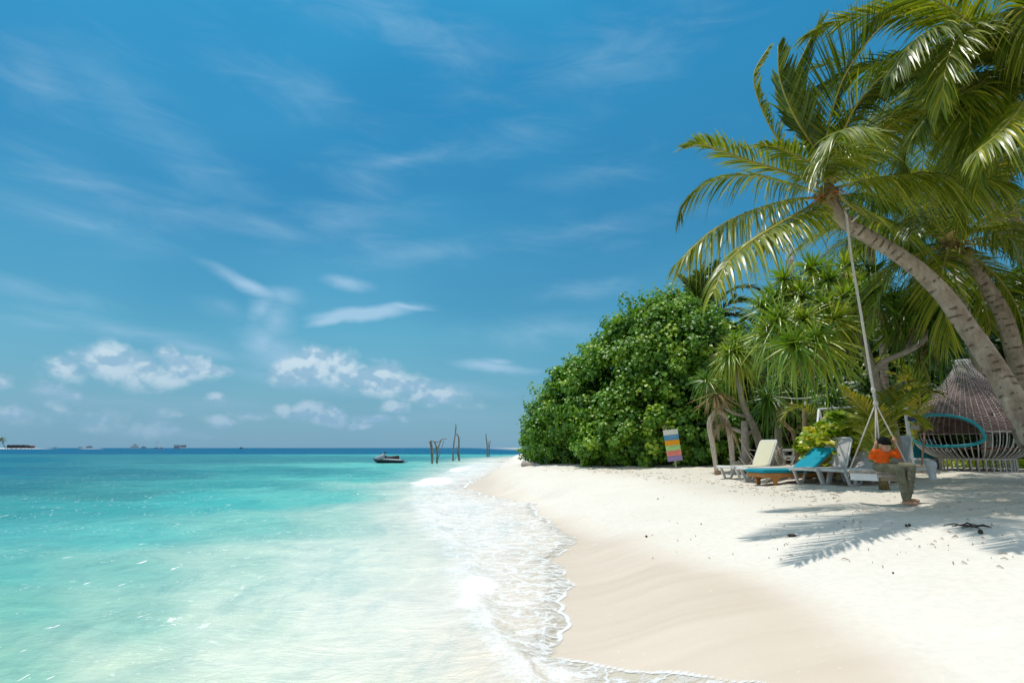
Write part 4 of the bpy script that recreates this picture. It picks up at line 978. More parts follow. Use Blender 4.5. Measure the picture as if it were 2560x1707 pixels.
# ------------------------------------------------------------------ sun loungers
def rrect(w, l, r, n=5):
    out = []
    for cx, cy_, a0 in ((w/2-r, l-r, 0), (-w/2+r, l-r, 90), (-w/2+r, r, 180), (w/2-r, r, 270)):
        for k in range(n): a = R(a0+90*k/(n-1)); out.append((cx+r*math.cos(a), cy_+r*math.sin(a)))
    return out
def slab(poly, tr, th):
    """closed outline (u across, v along) through tr(u,v,h) with thickness th"""
    m = MB(); n = len(poly); vs = [tr(u, v, 0) for u, v in poly]+[tr(u, v, th) for u, v in poly]
    m._add(vs, [tuple(range(n-1, -1, -1)), tuple(range(n, 2*n))]+[(i, (i+1) % n, n+(i+1) % n, n+i) for i in range(n)]); return m
def lounger(x, y, rz, label, sling=SLING, ang=58, name='sun_lounger', zoff=0.):
    root = empty(name, (x, y, gz(x, y)+zoff-.015), R(rz)); tag(root, label, 'sun lounger', 'sun loungers on the beach')
    W = .66; z = .33
    m = MB()
    for s in (-1, 1): m.beam((.0, s*(W/2-.03), z), (1.92, s*(W/2-.03), z), .055, .07)
    m.tube([(0.03, -W/2+.04, z), (-.04, -W/2+.16, z+.005), (-.06, 0, z+.01), (-.04, W/2-.16, z+.005), (.03, W/2-.04, z)], .034, 8)
    m.beam((1.9, -W/2, z), (1.9, W/2, z), .06, .06); m.beam((1.2, -W/2, z-.02), (1.2, W/2, z-.02), .05, .04)
    m.build('frame', RESIN, root, bevel=.012)
    tr0 = lambda u, v, h: Vector((v, u, z+.035+h-.02*math.sin(math.pi*v/1.2)))
    m = MB(); ns = 10; vs = []; fs = []
    for i in range(ns+1):
        v = -.02+1.2*i/ns
        for u in (-W/2+.035, W/2-.035): vs.append(tr0(u, v, 0)); vs.append(tr0(u, v, .012))
    for i in range(ns):
        a = i*4; b = a+4; fs += [(a+1, a+3, b+3, b+1), (a, b, b+2, a+2), (a, a+1, b+1, b), (a+2, b+2, b+3, a+3)]
    fs += [(0, 2, 3, 1), (ns*4, ns*4+1, ns*4+3, ns*4+2)]
    m._add(vs, fs); m.build('seat', sling, root, True)
    a = R(ang); hx = 1.18; ux, uz = math.cos(a), math.sin(a)
    tb = lambda u, v, h: Vector((hx+v*ux-h*uz, u, z+.03+v*uz+h*ux))
    L = .78; bk = slab(rrect(W-.03, L, .09), lambda u, v, h: tb(u, v, h-.03), .035).build('backrest', RESIN, root, bevel=.010)
    slab(rrect(W-.11, L-.05, .06), lambda u, v, h: tb(u, v+.012, h+.006), .012).build('backrest_sling', sling, bk)
    for xs in (.12, .98):
        for s in (-1, 1):
            yy = s*(W/2-.045); m = MB()
            m.beam((xs, yy, z-.02), (xs+.12, yy, .03), .05, .075, .045, .06); m.beam((xs+.12, yy, .028), (xs+.30, yy, .028), .05, .055)
            m.beam((xs+.30, yy, .03), (xs+.44, yy, z-.02), .045, .055, .05, .07); m.build('leg', RESIN, root, bevel=.008)
    if ang > 10:
        m = MB()
        for s in (-1, 1): m.beam(tb(s*.22, .42, -.05), (1.62, s*.22, z), .03, .03)
        m.build('back_support', RESIN, root, bevel=.005)
    return root
def pX(px, Y, py=1180): return P(px, py, Y).x
lounger(pX(2006, 12.9), 12.9, 30, 'grey and white sun lounger next to the teal one, shrub right behind its raised back', SLING, 62)
lounger(pX(2072, 12.6), 12.6, 28, 'middle grey and white sun lounger, its reclined back left of the boy', SLING, 42)
lounger(pX(2152, 12.3), 12.3, 28, 'grey and white sun lounger directly behind the seated boy, back raised high', SLING, 64)
lounger(pX(1812, 15.2), 15.2, 20, 'sun lounger with a cream backrest, farthest left of the row', CREAM, 62)
lounger(pX(1858, 14.5), 14.5, 10, 'sun lounger with its beige back laid flat, between the cream and teal ones', BEIGE, 1)
lounger(pX(1935, 19.0), 19.0, 2, 'bare white resin sun lounger, lower one of the stack under the trees', RESIN, 0)
lounger(pX(1937, 19.0), 19.0, 2, 'bare white resin sun lounger, upper one of the stack under the trees', RESIN, 0, zoff=.20)
def teal_lounger():
    x, y = pX(1886, 13.5), 13.5
    root = empty('wooden_lounger', (x, y, gz(x, y)-.01), R(12)); tag(root, 'orange-brown wooden lounger with a thick teal cushion', 'sun lounger', 'sun loungers on the beach')
    W = .68; z = .27; m = MB()
    for s in (-1, 1): m.beam((.05, s*(W/2-.03), z), (1.95, s*(W/2-.03), z), .04, .10)
    m.beam((.07, -W/2, z), (.07, W/2, z), .04, .09); m.beam((1.93, -W/2, z), (1.93, W/2, z), .04, .09)
    fr = m.build('frame', TEAK, root, bevel=.006)
    for k in range(11): MB().beam((.14+k*.105, -W/2+.05, z+.045), (.14+k*.105, W/2-.05, z+.045), .075, .018).build('slat', TEAK, fr)
    for xs in (.30, 1.62):
        for s in (-1, 1):
            yy = s*(W/2-.03); lg = MB().prism([(xs-.16, z-.04), (xs+.16, z-.04), (xs+.05, z-.12), (xs+.04, 0), (xs-.04, 0), (xs-.05, z-.12)], yy-.022, yy+.022)
            lg.build('leg', TEAK, root, bevel=.004)
    a = R(36); hx = 1.30; ux, uz = math.cos(a), math.sin(a)
    tb = lambda u, v, h: Vector((hx+v*ux-h*uz, u, z+.06+v*uz+h*ux))
    br = slab(rrect(W-.08, .74, .02, 2), lambda u, v, h: tb(u, v, h), .025).build('backrest', TEAK, root, bevel=.004)
    m = MB()
    for s in (-1, 1): m.beam(tb(s*.24, .62, 0), (1.52, s*.24, z+.02), .03, .02); m.beam(tb(s*.31, .70, -.01), tb(s*.31, .86, -.01), .03, .025)
    m.build('back_support', TEAK, root)
    m = MB()
    cu = root
    for v0, v1, nm in ((-.02, .66, 0), (.665, 1.33, 1)):
        slab(rrect(W, v1-v0, .035), lambda u, v, h: Vector((v0+v, u, z+.058+h)), .075).build('cushion', TEAL, root, bevel=.022)
    slab(rrect(W, .80, .035), lambda u, v, h: tb(u, v+.03, h+.03), .075).build('cushion', TEAL, root, bevel=.022)
    x2 = P(2055, 1185, 14.2); 
    w = MB()
    for s in (-1, 1): w.lathe([(.0, -.03), (.09, -.03), (.10, 0), (.09, .03), (0, .03)], (0, 0, 0), 14, False)
    return root
teal_lounger()

# ------------------------------------------------------------------ woven nest cabin
def cabin():
    X0, Y0 = pX(2446, 15.6), 15.6; g = gz(X0, Y0)-.03
    root = empty('nest_cabin', (X0, Y0, g), 0.); tag(root, 'drop-shaped woven nest cabin of faded purple-brown weave with white ribs and a turquoise-rimmed opening', 'cabin')
    prof = [(.80, .37), (.93, .42), (1.10, .53), (1.26, .69), (1.345, .88), (1.37, 1.06), (1.345, 1.25), (1.27, 1.42), (1.14, 1.62), (.96, 1.88), (.76, 2.12), (.55, 2.36), (.36, 2.60), (.23, 2.80), (.165, 3.02)]
    zs = [p[1] for p in prof]; rs_ = [p[0] for p in prof]
    rad = lambda z: float(np.interp(z, zs, rs_))
    pr = spline([(p[0], 0, p[1]) for p in prof], 60); zz = [q.z for q in pr]; rr = [q.x for q in pr]
    rad = lambda z: float(np.interp(z, zz, rr))
    # opening, in angle th (0 faces the camera, + to the right) and height
    thc, thw = R(-73), R(43); zc, zt, zlo = .99, 1.50, .68
    def rim_pt(a):
        c, s = math.cos(a), math.sin(a); e = 2/2.5
        u = math.copysign(abs(c)**e, c); v = math.copysign(abs(s)**e, s)
        th = thc+u*thw*(1.0 if u > 0 else 1.0)-.10*v*(u > -2); z = zc+v*((zt-zc) if v > 0 else (zc-zlo)); return th, z
    poly = [rim_pt(2*math.pi*k/60) for k in range(60)]
    def inside(th, z):
        c = False; j = 59
        for i in range(60):
            a, b = poly[i], poly[j]
            if (a[1] > z) != (b[1] > z) and th < (b[0]-a[0])*(z-a[1])/(b[1]-a[1])+a[0]: c = not c
            j = i
        return c
    def cyl(th, z, dr=0.): r = rad(z)+dr; return Vector((r*math.sin(th), -r*math.cos(th), z))
    NR = 56
    # ribs: one by one, interrupted by the opening
    for k in range(NR):
        th = -math.pi+2*math.pi*(k+.5)/NR; run = []; runs = []
        for z in np.linspace(zz[0], 2.93, 64):
            if inside(th, z):
                if len(run) > 1: runs.append(run)
                run = []
            else: run.append(cyl(th, float(z), 0.))
        if len(run) > 1: runs.append(run)
        for q in runs: MB().tube(q, [.013 if p.z < 1.9 else .010 for p in q], 5).build('rib', RIBP, root, True)
    # weave: bands pass alternately before and behind the ribs
    m = MB(); mi = MB(); zrow = 1.06; row = 0; SUBS = 2
    while zrow < 2.92:
        hgt = .030 if zrow > 1.5 else .036; vs_, ok = [], []
        sag = .006*math.sin(row*1.7)
        for q in range(NR*SUBS+1):
            th = -math.pi+2*math.pi*q/(NR*SUBS); ph = ((q/SUBS-.5)+row)*math.pi
            off = .021*math.cos(ph) if zrow < 2.5 else .010*math.cos(ph)
            z = zrow+sag*math.sin(th*5+row)+random.uniform(-.003, .003)
            vs_.append((cyl(th, z-hgt*.49, off), cyl(th, z+hgt*.49, off+.002), cyl(th, z, off+.007))); ok.append(not inside(th, zrow))
        flat = [p for t in vs_ for p in t]; fs = []
        for q in range(NR*SUBS):
            if ok[q] and ok[q+1]:
                if random.random() < .006: continue
                a = q*3; b = a+3; fs += [(a, b, b+2, a+2), (a+2, b+2, b+1, a+1), (a, a+1, b+1, b)]
        m._add(flat, fs); zrow += hgt*1.02; row += 1
    wv = m.build('woven_bands', WEAVE, root, False); wv['kind'] = 'stuff'
    MB().tube([cyl(*q, .022) for q in poly], .042, 10, closed=True).build('opening_rim', RIM, root, True)
    # ring at the foot of the weave, floor, cap, base drum
    rg = []; 
    for k in range(90):
        th = -math.pi+2*math.pi*k/90
        rg.append(None if inside(th, 1.04) else cyl(th, 1.04, .004))
    m = MB(); run = []
    for q in rg+[rg[0]]:
        if q is None:
            if len(run) > 1: m.tube(run, .014, 5)
            run = []
        else: run.append(q)
    if len(run) > 1: m.tube(run, .014, 5)
    m.build('weave_ring', RIBP, root, True)
    MB().lathe([(0, .60), (1.10, .60), (1.12, .62), (1.12, .65), (0, .65)], (0, 0, 0), 40, False).build('floor', WEAVE_IN, root)
    MB().lathe([(.165, 2.90), (.20, 2.90), (.175, 3.04), (.14, 3.04)], (0, 0, 0), 24, True).build('top_cap', RIBP, root, True)
    MB().tube([(.81*math.cos(a*.12566), .81*math.sin(a*.12566), .355) for a in range(50)], .024, 6, closed=True).build('upper_ring', RIBP, root, True)
    MB().tube([(.81*math.cos(a*.12566), .81*math.sin(a*.12566), .03) for a in range(50)], .024, 6, closed=True).build('lower_ring', RIBP, root, True)
    for k in range(34):
        a = 2*math.pi*k/34; MB().beam((.81*math.cos(a), .81*math.sin(a), .0), (.81*math.cos(a), .81*math.sin(a), .36), .028, .028).build('base_bar', RIBP, root)
cabin()

# ------------------------------------------------------------------ rope swing
YS = 9.0
def swing():
    seat_z = P(2190, 1180, YS).z
    A = Vector((P(2127, 1176, 9.25).x, 9.3, seat_z)); B = Vector((P(2190, 1184, 8.95).x, 8.95, seat_z))
    # left end edge A-B ; right end edge C-D
    dx = Vector((P(2278, 1200, 8.75).x-B.x, -.22, 0)); Cc = A+dx; D = B+dx
    root = rootw('rope_swing', ((A+D)/2)-Vector((0, 0, .04)), 'plank swing on pale ropes hanging from the leaning palm', 'swing')
    org = Vector(root['world_parts']); u = (D-B).normalized(); v = (A-B).normalized(); w = (A-B).length
    for k in range(3):
        f0 = k/3+.01; f1 = (k+1)/3-.01; a0 = B+v*w*f0; a1 = B+v*w*f1; mm = (a0+a1)/2
        MB().beam(mm-u*.05, mm+u*(dx.length+.05), w/3-.015, .03).build('seat_plank', DRIFT, root, origin=org, bevel=.004)
    m = MB(); m.beam(A+Vector((0, 0, -.075))+u*.02, B+Vector((0, 0, -.075))+u*.02, .05, .11); m.build('end_board', WHITE, root, origin=org, bevel=.005)
    m = MB(); m.beam(Cc+Vector((0, 0, -.075))-u*.02, D+Vector((0, 0, -.075))-u*.02, .05, .11); m.build('end_board', DRIFT, root, origin=org, bevel=.005)
    m = MB(); m.beam(B+Vector((0, 0, -.05)), D+Vector((0, 0, -.05)), .03, .05); m.build('front_board', DRIFT, root, origin=org, bevel=.005)
    top = P(2108, 528, YS); knot = P(2189, 1008, YS); k0 = P(2183, 975, YS)
    MB().tube(spline([P(2122, 520, YS), top+Vector((-.02, -.05, 0)), top+Vector((-.03, -.12, -.15)), P(2128, 640, YS-.02), P(2155, 800, YS), k0], 26), .020, 8).build('main_rope', ROPE, root, True, origin=org)
    # sling round the trunk
    c = P(2128, 553, YS); tdir = (P(2190, 608, YS)-P(2078, 500, YS)).normalized(); a = tdir.cross(Vector((0, 1, 0))).normalized(); b = tdir.cross(a)
    MB().tube([c+(a*math.cos(t*.5236)+b*math.sin(t*.5236))*.135 for t in range(12)], .018, 6, closed=True).build('trunk_loop', ROPE, root, True, origin=org)
    m = MB(); m.ball(k0, (.035, .035, .06), 8); m.ball(knot, (.04, .04, .05), 8)
    for s in (-1, 1): m.tube(spline([k0, k0.lerp(knot, .5)+Vector((s*.018, s*.01, 0)), knot], 6), .014, 6)
    m.build('knot', ROPE, root, True, origin=org)
    for q, pas in ((A, None), (B, None), (Cc, P(2246, 1118, 9.02)), (D, P(2240, 1112, 8.78))):
        pts = [knot, q] if pas is None else [knot, q]
        MB().tube(pts, .011, 6).build('seat_rope', ROPE, root, True, origin=org)
        MB().ball(q+Vector((0, 0, .01)), .026, 8).build('rope_knot', ROPE, root, True, origin=org)
    return A, B, Cc, D, knot, org
SW = swing()

# ------------------------------------------------------------------ the boy
SKIN = mat('skin', (.50, .28, .18), .55, .35, .08, 12)
SHIRT = mat('orange_shirt', (.80, .115, .008), .8, .2, .18, 12, 1., 25)
TROUS = mat('olive_trousers', (.19, .18, .12), .85, .15, .3, 9, 1., 22)
HAIR = mat('black_hair', (.008, .007, .007), .6, .15, .3, 40, .6, 150)
def capsule(mb, a, b, ra, rb, n=12):
    a, b = Vector(a), Vector(b); pts, rad = [], []; L = (b-a); 
    for t in (-1, -.8, -.45): pts.append(a+L.normalized()*ra*t); rad.append(ra*math.sqrt(max(.02, 1-t*t)))
    for k in range(6): pts.append(a+L*(k/5)); rad.append(ra+(rb-ra)*k/5)
    for t in (.45, .8, 1): pts.append(b+L.normalized()*rb*t); rad.append(rb*math.sqrt(max(.02, 1-t*t)))
    mb.tube(pts, rad, n)
def fused(mb, name, mt, parent, org, voxel=.009, smooth=4):
    o = mb.build(name, mt, parent, True, origin=org)
    r = o.modifiers.new('fuse', 'REMESH'); r.mode = 'VOXEL'; r.voxel_size = voxel; r.use_smooth_shade = True
    s = o.modifiers.new('smooth', 'SMOOTH'); s.iterations = smooth; s.factor = .5
    return o
def boy():
    A, B, Cc, D, knot, _ = SW
    seatc = (A+B+Cc+D)/4; fwd = Vector((-.12, -.99, 0)); rt = Vector((-.99, .12, 0)); lf_ = Vector((.50, -.87, 0)); hf = Vector((.20, -.98, 0)); hr = Vector((-.98, -.20, 0))   # facing; rt = the boy's right hand side (screen left)
    up = Vector((0, 0, 1)); hip = seatc+Vector((.02, -.06, .080))
    root = rootw('person', seatc+Vector((0, 0, .015)), 'boy in orange shirt and olive trousers sitting on the swing, head bowed', 'person')
    org = Vector(root['world_parts'])
    J = lambda s, f=0., u=0., c=hip: c+rt*s+fwd*f+up*u
    chest = J(0, .015, .175); neck = J(0, .04, .25); shR, shL = J(.112, .025, .212), J(-.112, .025, .212)
    head = J(-.03, .085, .340)
    ropeR = knot.lerp(B, .60); ropeL = knot.lerp(D, .55)
    handR = ropeR.copy(); handL = ropeL.copy()
    elR = shR.lerp(handR, .45)+rt*.06+up*-.12; elL = shL.lerp(handL, .45)-rt*.08+up*-.13
    # bring the hands to within reach of the arms
    for nm in (0, 1):
        sh, ha = ((shR, handR), (shL, handL))[nm]; v = ha-sh
        if v.length > .40: ha.xyz = (sh+v.normalized()*.40)[:]
    gR = handR; gL = handL
    kneeR, kneeL = hip+rt*.03+lf_*.27-up*.005, hip-rt*.15+lf_*.26+up*.01
    footz = gz(hip.x+.2, hip.y-.3)
    anR = Vector((kneeR.x+.02, kneeR.y-.03, footz+.075)); anL = Vector((kneeL.x-.09, kneeL.y+.02, footz+.11))
    b = MB()
    capsule(b, hip+up*.0, chest, .082, .075); capsule(b, chest+rt*.03, chest-rt*.03, .072, .072); capsule(b, shR, shL, .048, .048)
    capsule(b, neck-up*.04, head-up*.05, .042, .038)
    hd = (hf*.78-up*.50).normalized(); fwd_b, rt_b = fwd, rt; fwd, rt = hf, hr
    b.ball(head+up*.012-fwd*.012, (.078, .082, .090), 16); b.ball(head+hd*.030-up*.035, (.060, .060, .062), 14)
    b.ball(head+hd*.082-up*.040, (.014, .014, .017), 8)
    b.ball(head+rt*.077-up*.012, (.012, .018, .024), 8); b.ball(head-rt*.077-up*.012, (.012, .018, .024), 8)
    fwd, rt = fwd_b, rt_b
    for sh, el, ha, rope0, rope1, sg in ((shR, elR, gR, knot, B, 1), (shL, elL, gL, knot, D, -1)):
        capsule(b, sh, el, .042, .035); wr = ha-(ha-el).normalized()*.045; capsule(b, el, wr, .033, .023)
        rd = (rope0-rope1).normalized(); pal = (ha-el).normalized(); out = rd.cross(pal).normalized()
        capsule(b, wr, ha-out*.018+pal*.012, .023, .026)
        for i in range(4):                      # four fingers closing round the rope
            c = ha+rd*(.027-.018*i)-out*.012; ln = (.026, .030, .028, .022)[i]
            pts = [c, c+pal*ln, c+pal*(ln+.006)+out*.022, c+pal*(ln*.45)+out*.036, c-pal*.004+out*.030]
            b.tube(spline(pts, 9), [.0088]*6+[.008, .0075, .006], 7)
        c = ha-rd*.004-out*.004-pal*.012; b.tube(spline([c+rd*.012-pal*.02, c+out*.022+rd*.028-pal*.006, c+out*.034+rd*.030+pal*.018], 7), [.012, .011, .010, .0095, .009, .008, .007], 7)
    for s, hp, kn, an in ((1, J(.07, .02, -.005), kneeR, anR), (-1, J(-.07, .02, -.005), kneeL, anL)):
        capsule(b, hp, kn, .066, .048); capsule(b, kn, an, .046, .030)
        toe = an+Vector((.075, -.10, -.045)); capsule(b, an+Vector((-.02, .02, -.04)), toe, .030, .024)
    body = fused(b, 'body', SKIN, root, org, .0065, 3)
    # shirt
    s = MB(); capsule(s, hip+up*.01, chest, .100, .094); capsule(s, chest+rt*.03+up*.02, chest-rt*.03+up*.02, .088, .088); capsule(s, shR+up*.002, shL+up*.002, .050, .050)
    s.lathe([(.096, .03), (.118, -.02), (.116, -.055), (.10, -.055)], hip+up*.02, 16)
    for sh, el, ha in ((shR, elR, gR), (shL, elL, gL)):
        capsule(s, sh, el, .052, .044); capsule(s, el, el.lerp(ha, .42), .044, .036)
    for k in range(9):
        a = random.uniform(0, 6.28); z = random.uniform(.02, .14); p = hip+up*z+Vector((math.cos(a)*.09, math.sin(a)*.09, 0)); q = p+Vector((random.uniform(-.05, .05), random.uniform(-.05, .05), -.05)); capsule(s, p, q, .016, .012, 6)
    fused(s, 'shirt', SHIRT, root, org, .008, 3)
    # trousers
    t = MB(); capsule(t, hip+rt*.045, hip-rt*.045, .092, .092)
    for hp, kn, an in ((J(.07, .02, -.005), kneeR, anR), (J(-.07, .02, -.005), kneeL, anL)):
        capsule(t, hp, kn, .078, .064); capsule(t, kn, an+up*.015, .062, .050)
        for k in range(5): p = kn.lerp(an, .12+.17*k); capsule(t, p+Vector((-.022, -.03, .012)), p+Vector((.022, -.03, -.012)), .030, .030, 6)
    fused(t, 'trousers', TROUS, root, org, .009, 3)
    fwd, rt = hf, hr
    uh = (up*.80+hf*.50).normalized(); h = MB()
    h.ball(head+uh*.034-hd*.022, (.088, .090, .082), 16); h.ball(head-hd*.045-uh*.005, (.072, .066, .066), 12); h.ball(head+uh*.066+hd*.022, (.052, .050, .034), 12)
    for k in range(26):
        a = random.uniform(-1, 1); p = head+uh*.060+hd*.05+hr*a*.05; q = p+hd*.014-uh*random.uniform(.01, .03)+hr*random.uniform(-.01, .01); h.tube([p, q], [.012, .004], 5)
    fused(h, 'hair', HAIR, root, org, .008, 1)
    f = MB(); lf = head+hd*.074
    for sg in (1, -1): f.ball(head+hd*.080+rt*.030*sg-up*.018, (.010, .010, .005), 8)
    f.build('eyes', HAIR, body, True, origin=org)
    f = MB()
    for sg in (1, -1): f.beam(head+hd*.082+rt*.045*sg+up*.004, head+hd*.088+rt*.016*sg+up*.008, .006, .006)
    f.build('eyebrows', HAIR, body, True, origin=org)
    MB().ball(head+hd*.086-up*.064, (.018, .012, .006), 8).build('lips', mat('lips', (.36, .13, .10), .5, .3), body, True, origin=org)
boy()

# ------------------------------------------------------------------ striped board
def signboard():
    x, y = pX(1692, 19.2), 19.2; root = empty('signboard', (x, y, gz(x, y)-.02), R(-6)); tag(root, 'hand-painted signboard of six coloured stripes on a wooden post before the hibiscus', 'sign')
    t = R(-6.5); rot = lambda u, v: (u*math.cos(t)+v*math.sin(t), -u*math.sin(t)*1+v*math.cos(t))
    def q(u, v, yy=0.): a, b = u*math.cos(t)+v*math.sin(t), -u*math.sin(t)+v*math.cos(t); return Vector((a, yy, b))
    MB().beam((0, .03, 0), q(0, 1.25, .03), .05, .05, up=(0, 1, 0)).build('post', DRIFT, root, bevel=.004)
    cols = [(.78, .77, .68), (.10, .30, .52), (.86, .36, .02), (.42, .66, .25), (.86, .28, .22), (.33, .25, .48)]
    ink = [(.45, .45, .42), (.55, .68, .80), (.95, .62, .30), (.14, .30, .10), (.55, .10, .08), (.62, .56, .74)]
    z0 = .26; hh = .172; rs = random.Random(3)
    for i in range(6):
        zc_ = z0+hh*(5-i)+hh/2; m = MB(); n = []
        m.beam(q(-.24, zc_), q(.24, zc_), .022, hh-.004, up=(0, 0, 1)); bd = m.build('board', mat('board_%s' % 'cream blue orange green coral violet'.split()[i], cols[i], .7, .25, .10, 12), root, bevel=.003)
        w = MB()                                  # small illegible brush lettering and figures
        if i in (0, 3, 4, 1):
            for r_ in range(2 if i in (0, 4) else 1):
                u = -.17 if i != 1 else -.20; zz_ = zc_+.035-r_*.06
                while u < .17:
                    l = rs.uniform(.012, .035)
                    if rs.random() < .8: w.beam(q(u, zz_, -.0125), q(u+l, zz_+rs.uniform(-.006, .006), -.0125), .002, .014)
                    u += l+.014
        if w.v: w.build('lettering', mat('ink_%d' % i, ink[i], .8, .1), bd)
    m = MB()
    for k in range(12): a = random.uniform(-.12, .03); m.beam(q(-.12, 1.22, .03), q(-.12+a, 1.30+random.random()*.22, .03+random.uniform(-.04, .04)), .012, .004)
    m.build('dry_tuft', RIB_D, root)
signboard()

# ------------------------------------------------------------------ arch of bent dry palm stalks
PALE = mat('pale_stalk', (.60, .50, .40), .85, .1, .2, 9, .5, 50)
def arch():
    Y = 17.6; b = P(1806, 1165, Y); b.z = gz(b.x, b.y)
    root = rootw('stalk_arch', b, 'arch of pale dry palm stalks with straw hanging from its bend, left of the sunbeds', 'arch')
    gl = b.z-.05
    def leg(pp, Yy): v = P(*pp, Yy); return v
    for dx, dY in ((0, 0), (-4, .06), (5, -.05)):
        pts = [Vector((P(1790+dx*.6, 1165, Y+dY).x, Y+dY, gl)), P(1781+dx, 1110, Y+dY), P(1773+dx, 1065, Y+dY), P(1780+dx, 1038, Y+dY), P(1797+dx*.3, 1030+abs(dx)*.4, Y+dY)]
        MB().tube(spline(pts, 14), list(np.linspace(.036, .032, 14)), 7, flat=.7).build('left_stalk', PALE, root, True)
        pts = [Vector((P(1832+dx*.6, 1160, Y-.1+dY).x, Y-.1+dY, gl)), P(1827+dx, 1105, Y+dY), P(1820+dx, 1065, Y+dY), P(1808+dx*.6, 1038, Y+dY), P(1795, 1030+abs(dx)*.4, Y+dY)]
        MB().tube(spline(pts, 14), list(np.linspace(.036, .032, 14)), 7, flat=.7).build('right_stalk', PALE, root, True)
    MB().tube(spline([P(1774, 1052, Y-.05), P(1782, 1032, Y-.05), P(1797, 1026, Y-.05), P(1812, 1038, Y-.05), P(1819, 1060, Y-.05)], 16), [.05+.05*math.sin(math.pi*i/15) for i in range(16)], 8, flat=.5).build('bent_sheath', PALE, root, True)
    m = MB()
    for k in range(60):
        a = random.random(); s = P(1780+38*a, 1036+14*abs(a-.5)*2, Y+random.uniform(-.1, .1)); l = random.uniform(.15, .55); d = random.uniform(-.18, .12)
        m.tube(spline([s, s+Vector((d*.6, 0, -l*.25)), s+Vector((d, random.uniform(-.05, .05), -l))], 5), [.007, .006, .005, .004, .002], 3)
    m.build('straw', RIB_D, root)
arch()
def dead_stalk():
    b = P(1862, 1140, 17.4); b.z = gz(b.x, b.y); root = rootw('dead_palm_frond', b, 'bleached dead palm frond leaning from the arch down to the grey stump', 'dead frond')
    MB().tube(spline([P(1815, 1062, 17.5), P(1835, 1090, 17.45), P(1850, 1128, 17.4), Vector((P(1860, 1145, 17.4).x, 17.4, b.z+.02))], 12), list(np.linspace(.03, .075, 12)), 7, flat=.5).build('stalk', RIB_D, root, True)
    add_frond(root, [P(1850, 1125, 17.4), P(1835, 1085, 17.4), P(1820, 1062, 17.4), P(1800, 1060, 17.3), P(1790, 1085, 17.2)], PALM_D, RIB_D, .02, leaf=.4, n=40, droop=.8, lift=0., tint=.5, name='dry_leaflets')
dead_stalk()

def simple(name, label, cat, pts, r, mt=DRIFT, n=9, group=None, sink=0.):
    pts = [Vector(q) for q in pts]; c = pts[0]; c0 = (c.x, c.y, min(q.z for q in pts))
    m = MB().tube(spline(pts, 12) if len(pts) > 2 else pts, list(np.interp(np.linspace(0, 1, 12 if len(pts) > 2 else 2), np.linspace(0, 1, len(r)), r)), n)
    o = m.build(name, mt, None, True, origin=Vector(c0)); o.location = c0; tag(o, label, cat, group); return o
def gP(px, Y, dz=0.): x = pX(px, Y); return Vector((x, Y, gz(x, Y)+dz))
q = gP(1866, 17.0, -.1); simple('tree_stump', 'tall grey bleached stump standing between the stalk arch and the cream sunbed', 'stump', [q, P(1863, 1100, 17), P(1860, 1052, 17)], [.14, .12, .09], BARK_G)
q = gP(1845, 16.9, -.05); simple('tree_stump', 'short sawn trunk section at the foot of the tall grey stump', 'stump', [q, q+Vector((-.03, 0, .42))], [.19, .18], DRIFT, 12)
simple('driftwood_branch', 'driftwood branch wedged across behind the tall grey stump', 'driftwood', [P(1830, 1070, 17.3), P(1850, 1078, 17.2), P(1870, 1083, 17.3), P(1885, 1075, 17.4)], [.05, .06, .06, .05])
def roots():
    b = gP(1900, 16.2); root = rootw('root_tangle', b, 'tangle of pale roots and dead branches behind the cream backrest', 'driftwood')
    rs = random.Random(9)
    for k in range(26):
        s = b+Vector((rs.uniform(-.45, .45), rs.uniform(-.3, .3), rs.uniform(-.02, .25))); d = Vector((rs.uniform(-.5, .5), rs.uniform(-.2, .2), rs.uniform(.1, .75)))
        MB().tube(spline([s, s+d*.5+Vector((rs.uniform(-.15, .15), 0, rs.uniform(-.1, .15))), s+d], 7), list(np.linspace(rs.uniform(.02, .04), .010, 7)), 5).build('root', DRIFT, root, True)
roots()
for i, (x0, x1, y0, Y) in enumerate([(1928, 1944, 1118, 15.9), (1938, 1950, 1122, 15.8), (1945, 1968, 1116, 16.0), (1934, 1936, 1110, 16.1)]):
    simple('wooden_stake', ['thin grey stake leaning beside the cream backrest', 'second stake right of the cream backrest', 'outermost stake of the bundle, leaning right towards the stacked loungers', 'upright stake of the bundle by the cream backrest'][i], 'stake', [gP(x1, Y, -.03), P(x0, y0, Y)], [.03, .025], DRIFT, 6, 'stakes propped behind the cream sunbed')
q = gP(2098, 13.6, .10); m = MB().ball((0, 0, 0), .115, 16); o = m.build('float_ball', mat('pale_yellow', (.72, .66, .42), .6, .3, .15, 6), None, True); o.location = q; tag(o, 'pale yellow fishing float lying under the grey loungers', 'float')
q = gP(2018, 14.3, .075); o = MB().tube([(-.12, 0, 0), (.12, .02, 0)], .08, 12).build('wood_log', TEAK, None, True); o.location = q; tag(o, 'short orange-brown log under the head of the teal lounger', 'log')
q = gP(1773+22, 15.9, .06); o = MB().tube([(-.10, 0, 0), (.10, .05, 0)], [.07, .06], 10).build('coconut', DRYB, None, True); o.location = gP(1797, 17, .06); tag(o, 'brown dry coconut husk at the foot of the stalk arch', 'coconut')
# log by the hibiscus end
q = gP(1322, 25.4, .07)
simple('beach_log', 'grey squared log on the white sand under the left end of the hibiscus', 'log', [P(1306, 1162, 25.4)+Vector((0, 0, 0)), P(1330, 1163, 25.2), P(1352, 1165, 24.9)], [.14, .13, .10], DRIFT, 8)
def fix_log():
    o = [o for o in bpy.data.objects if o.name == 'beach_log'][0]; o.location.z = gz(o.location.x, o.location.y)+.05
fix_log()

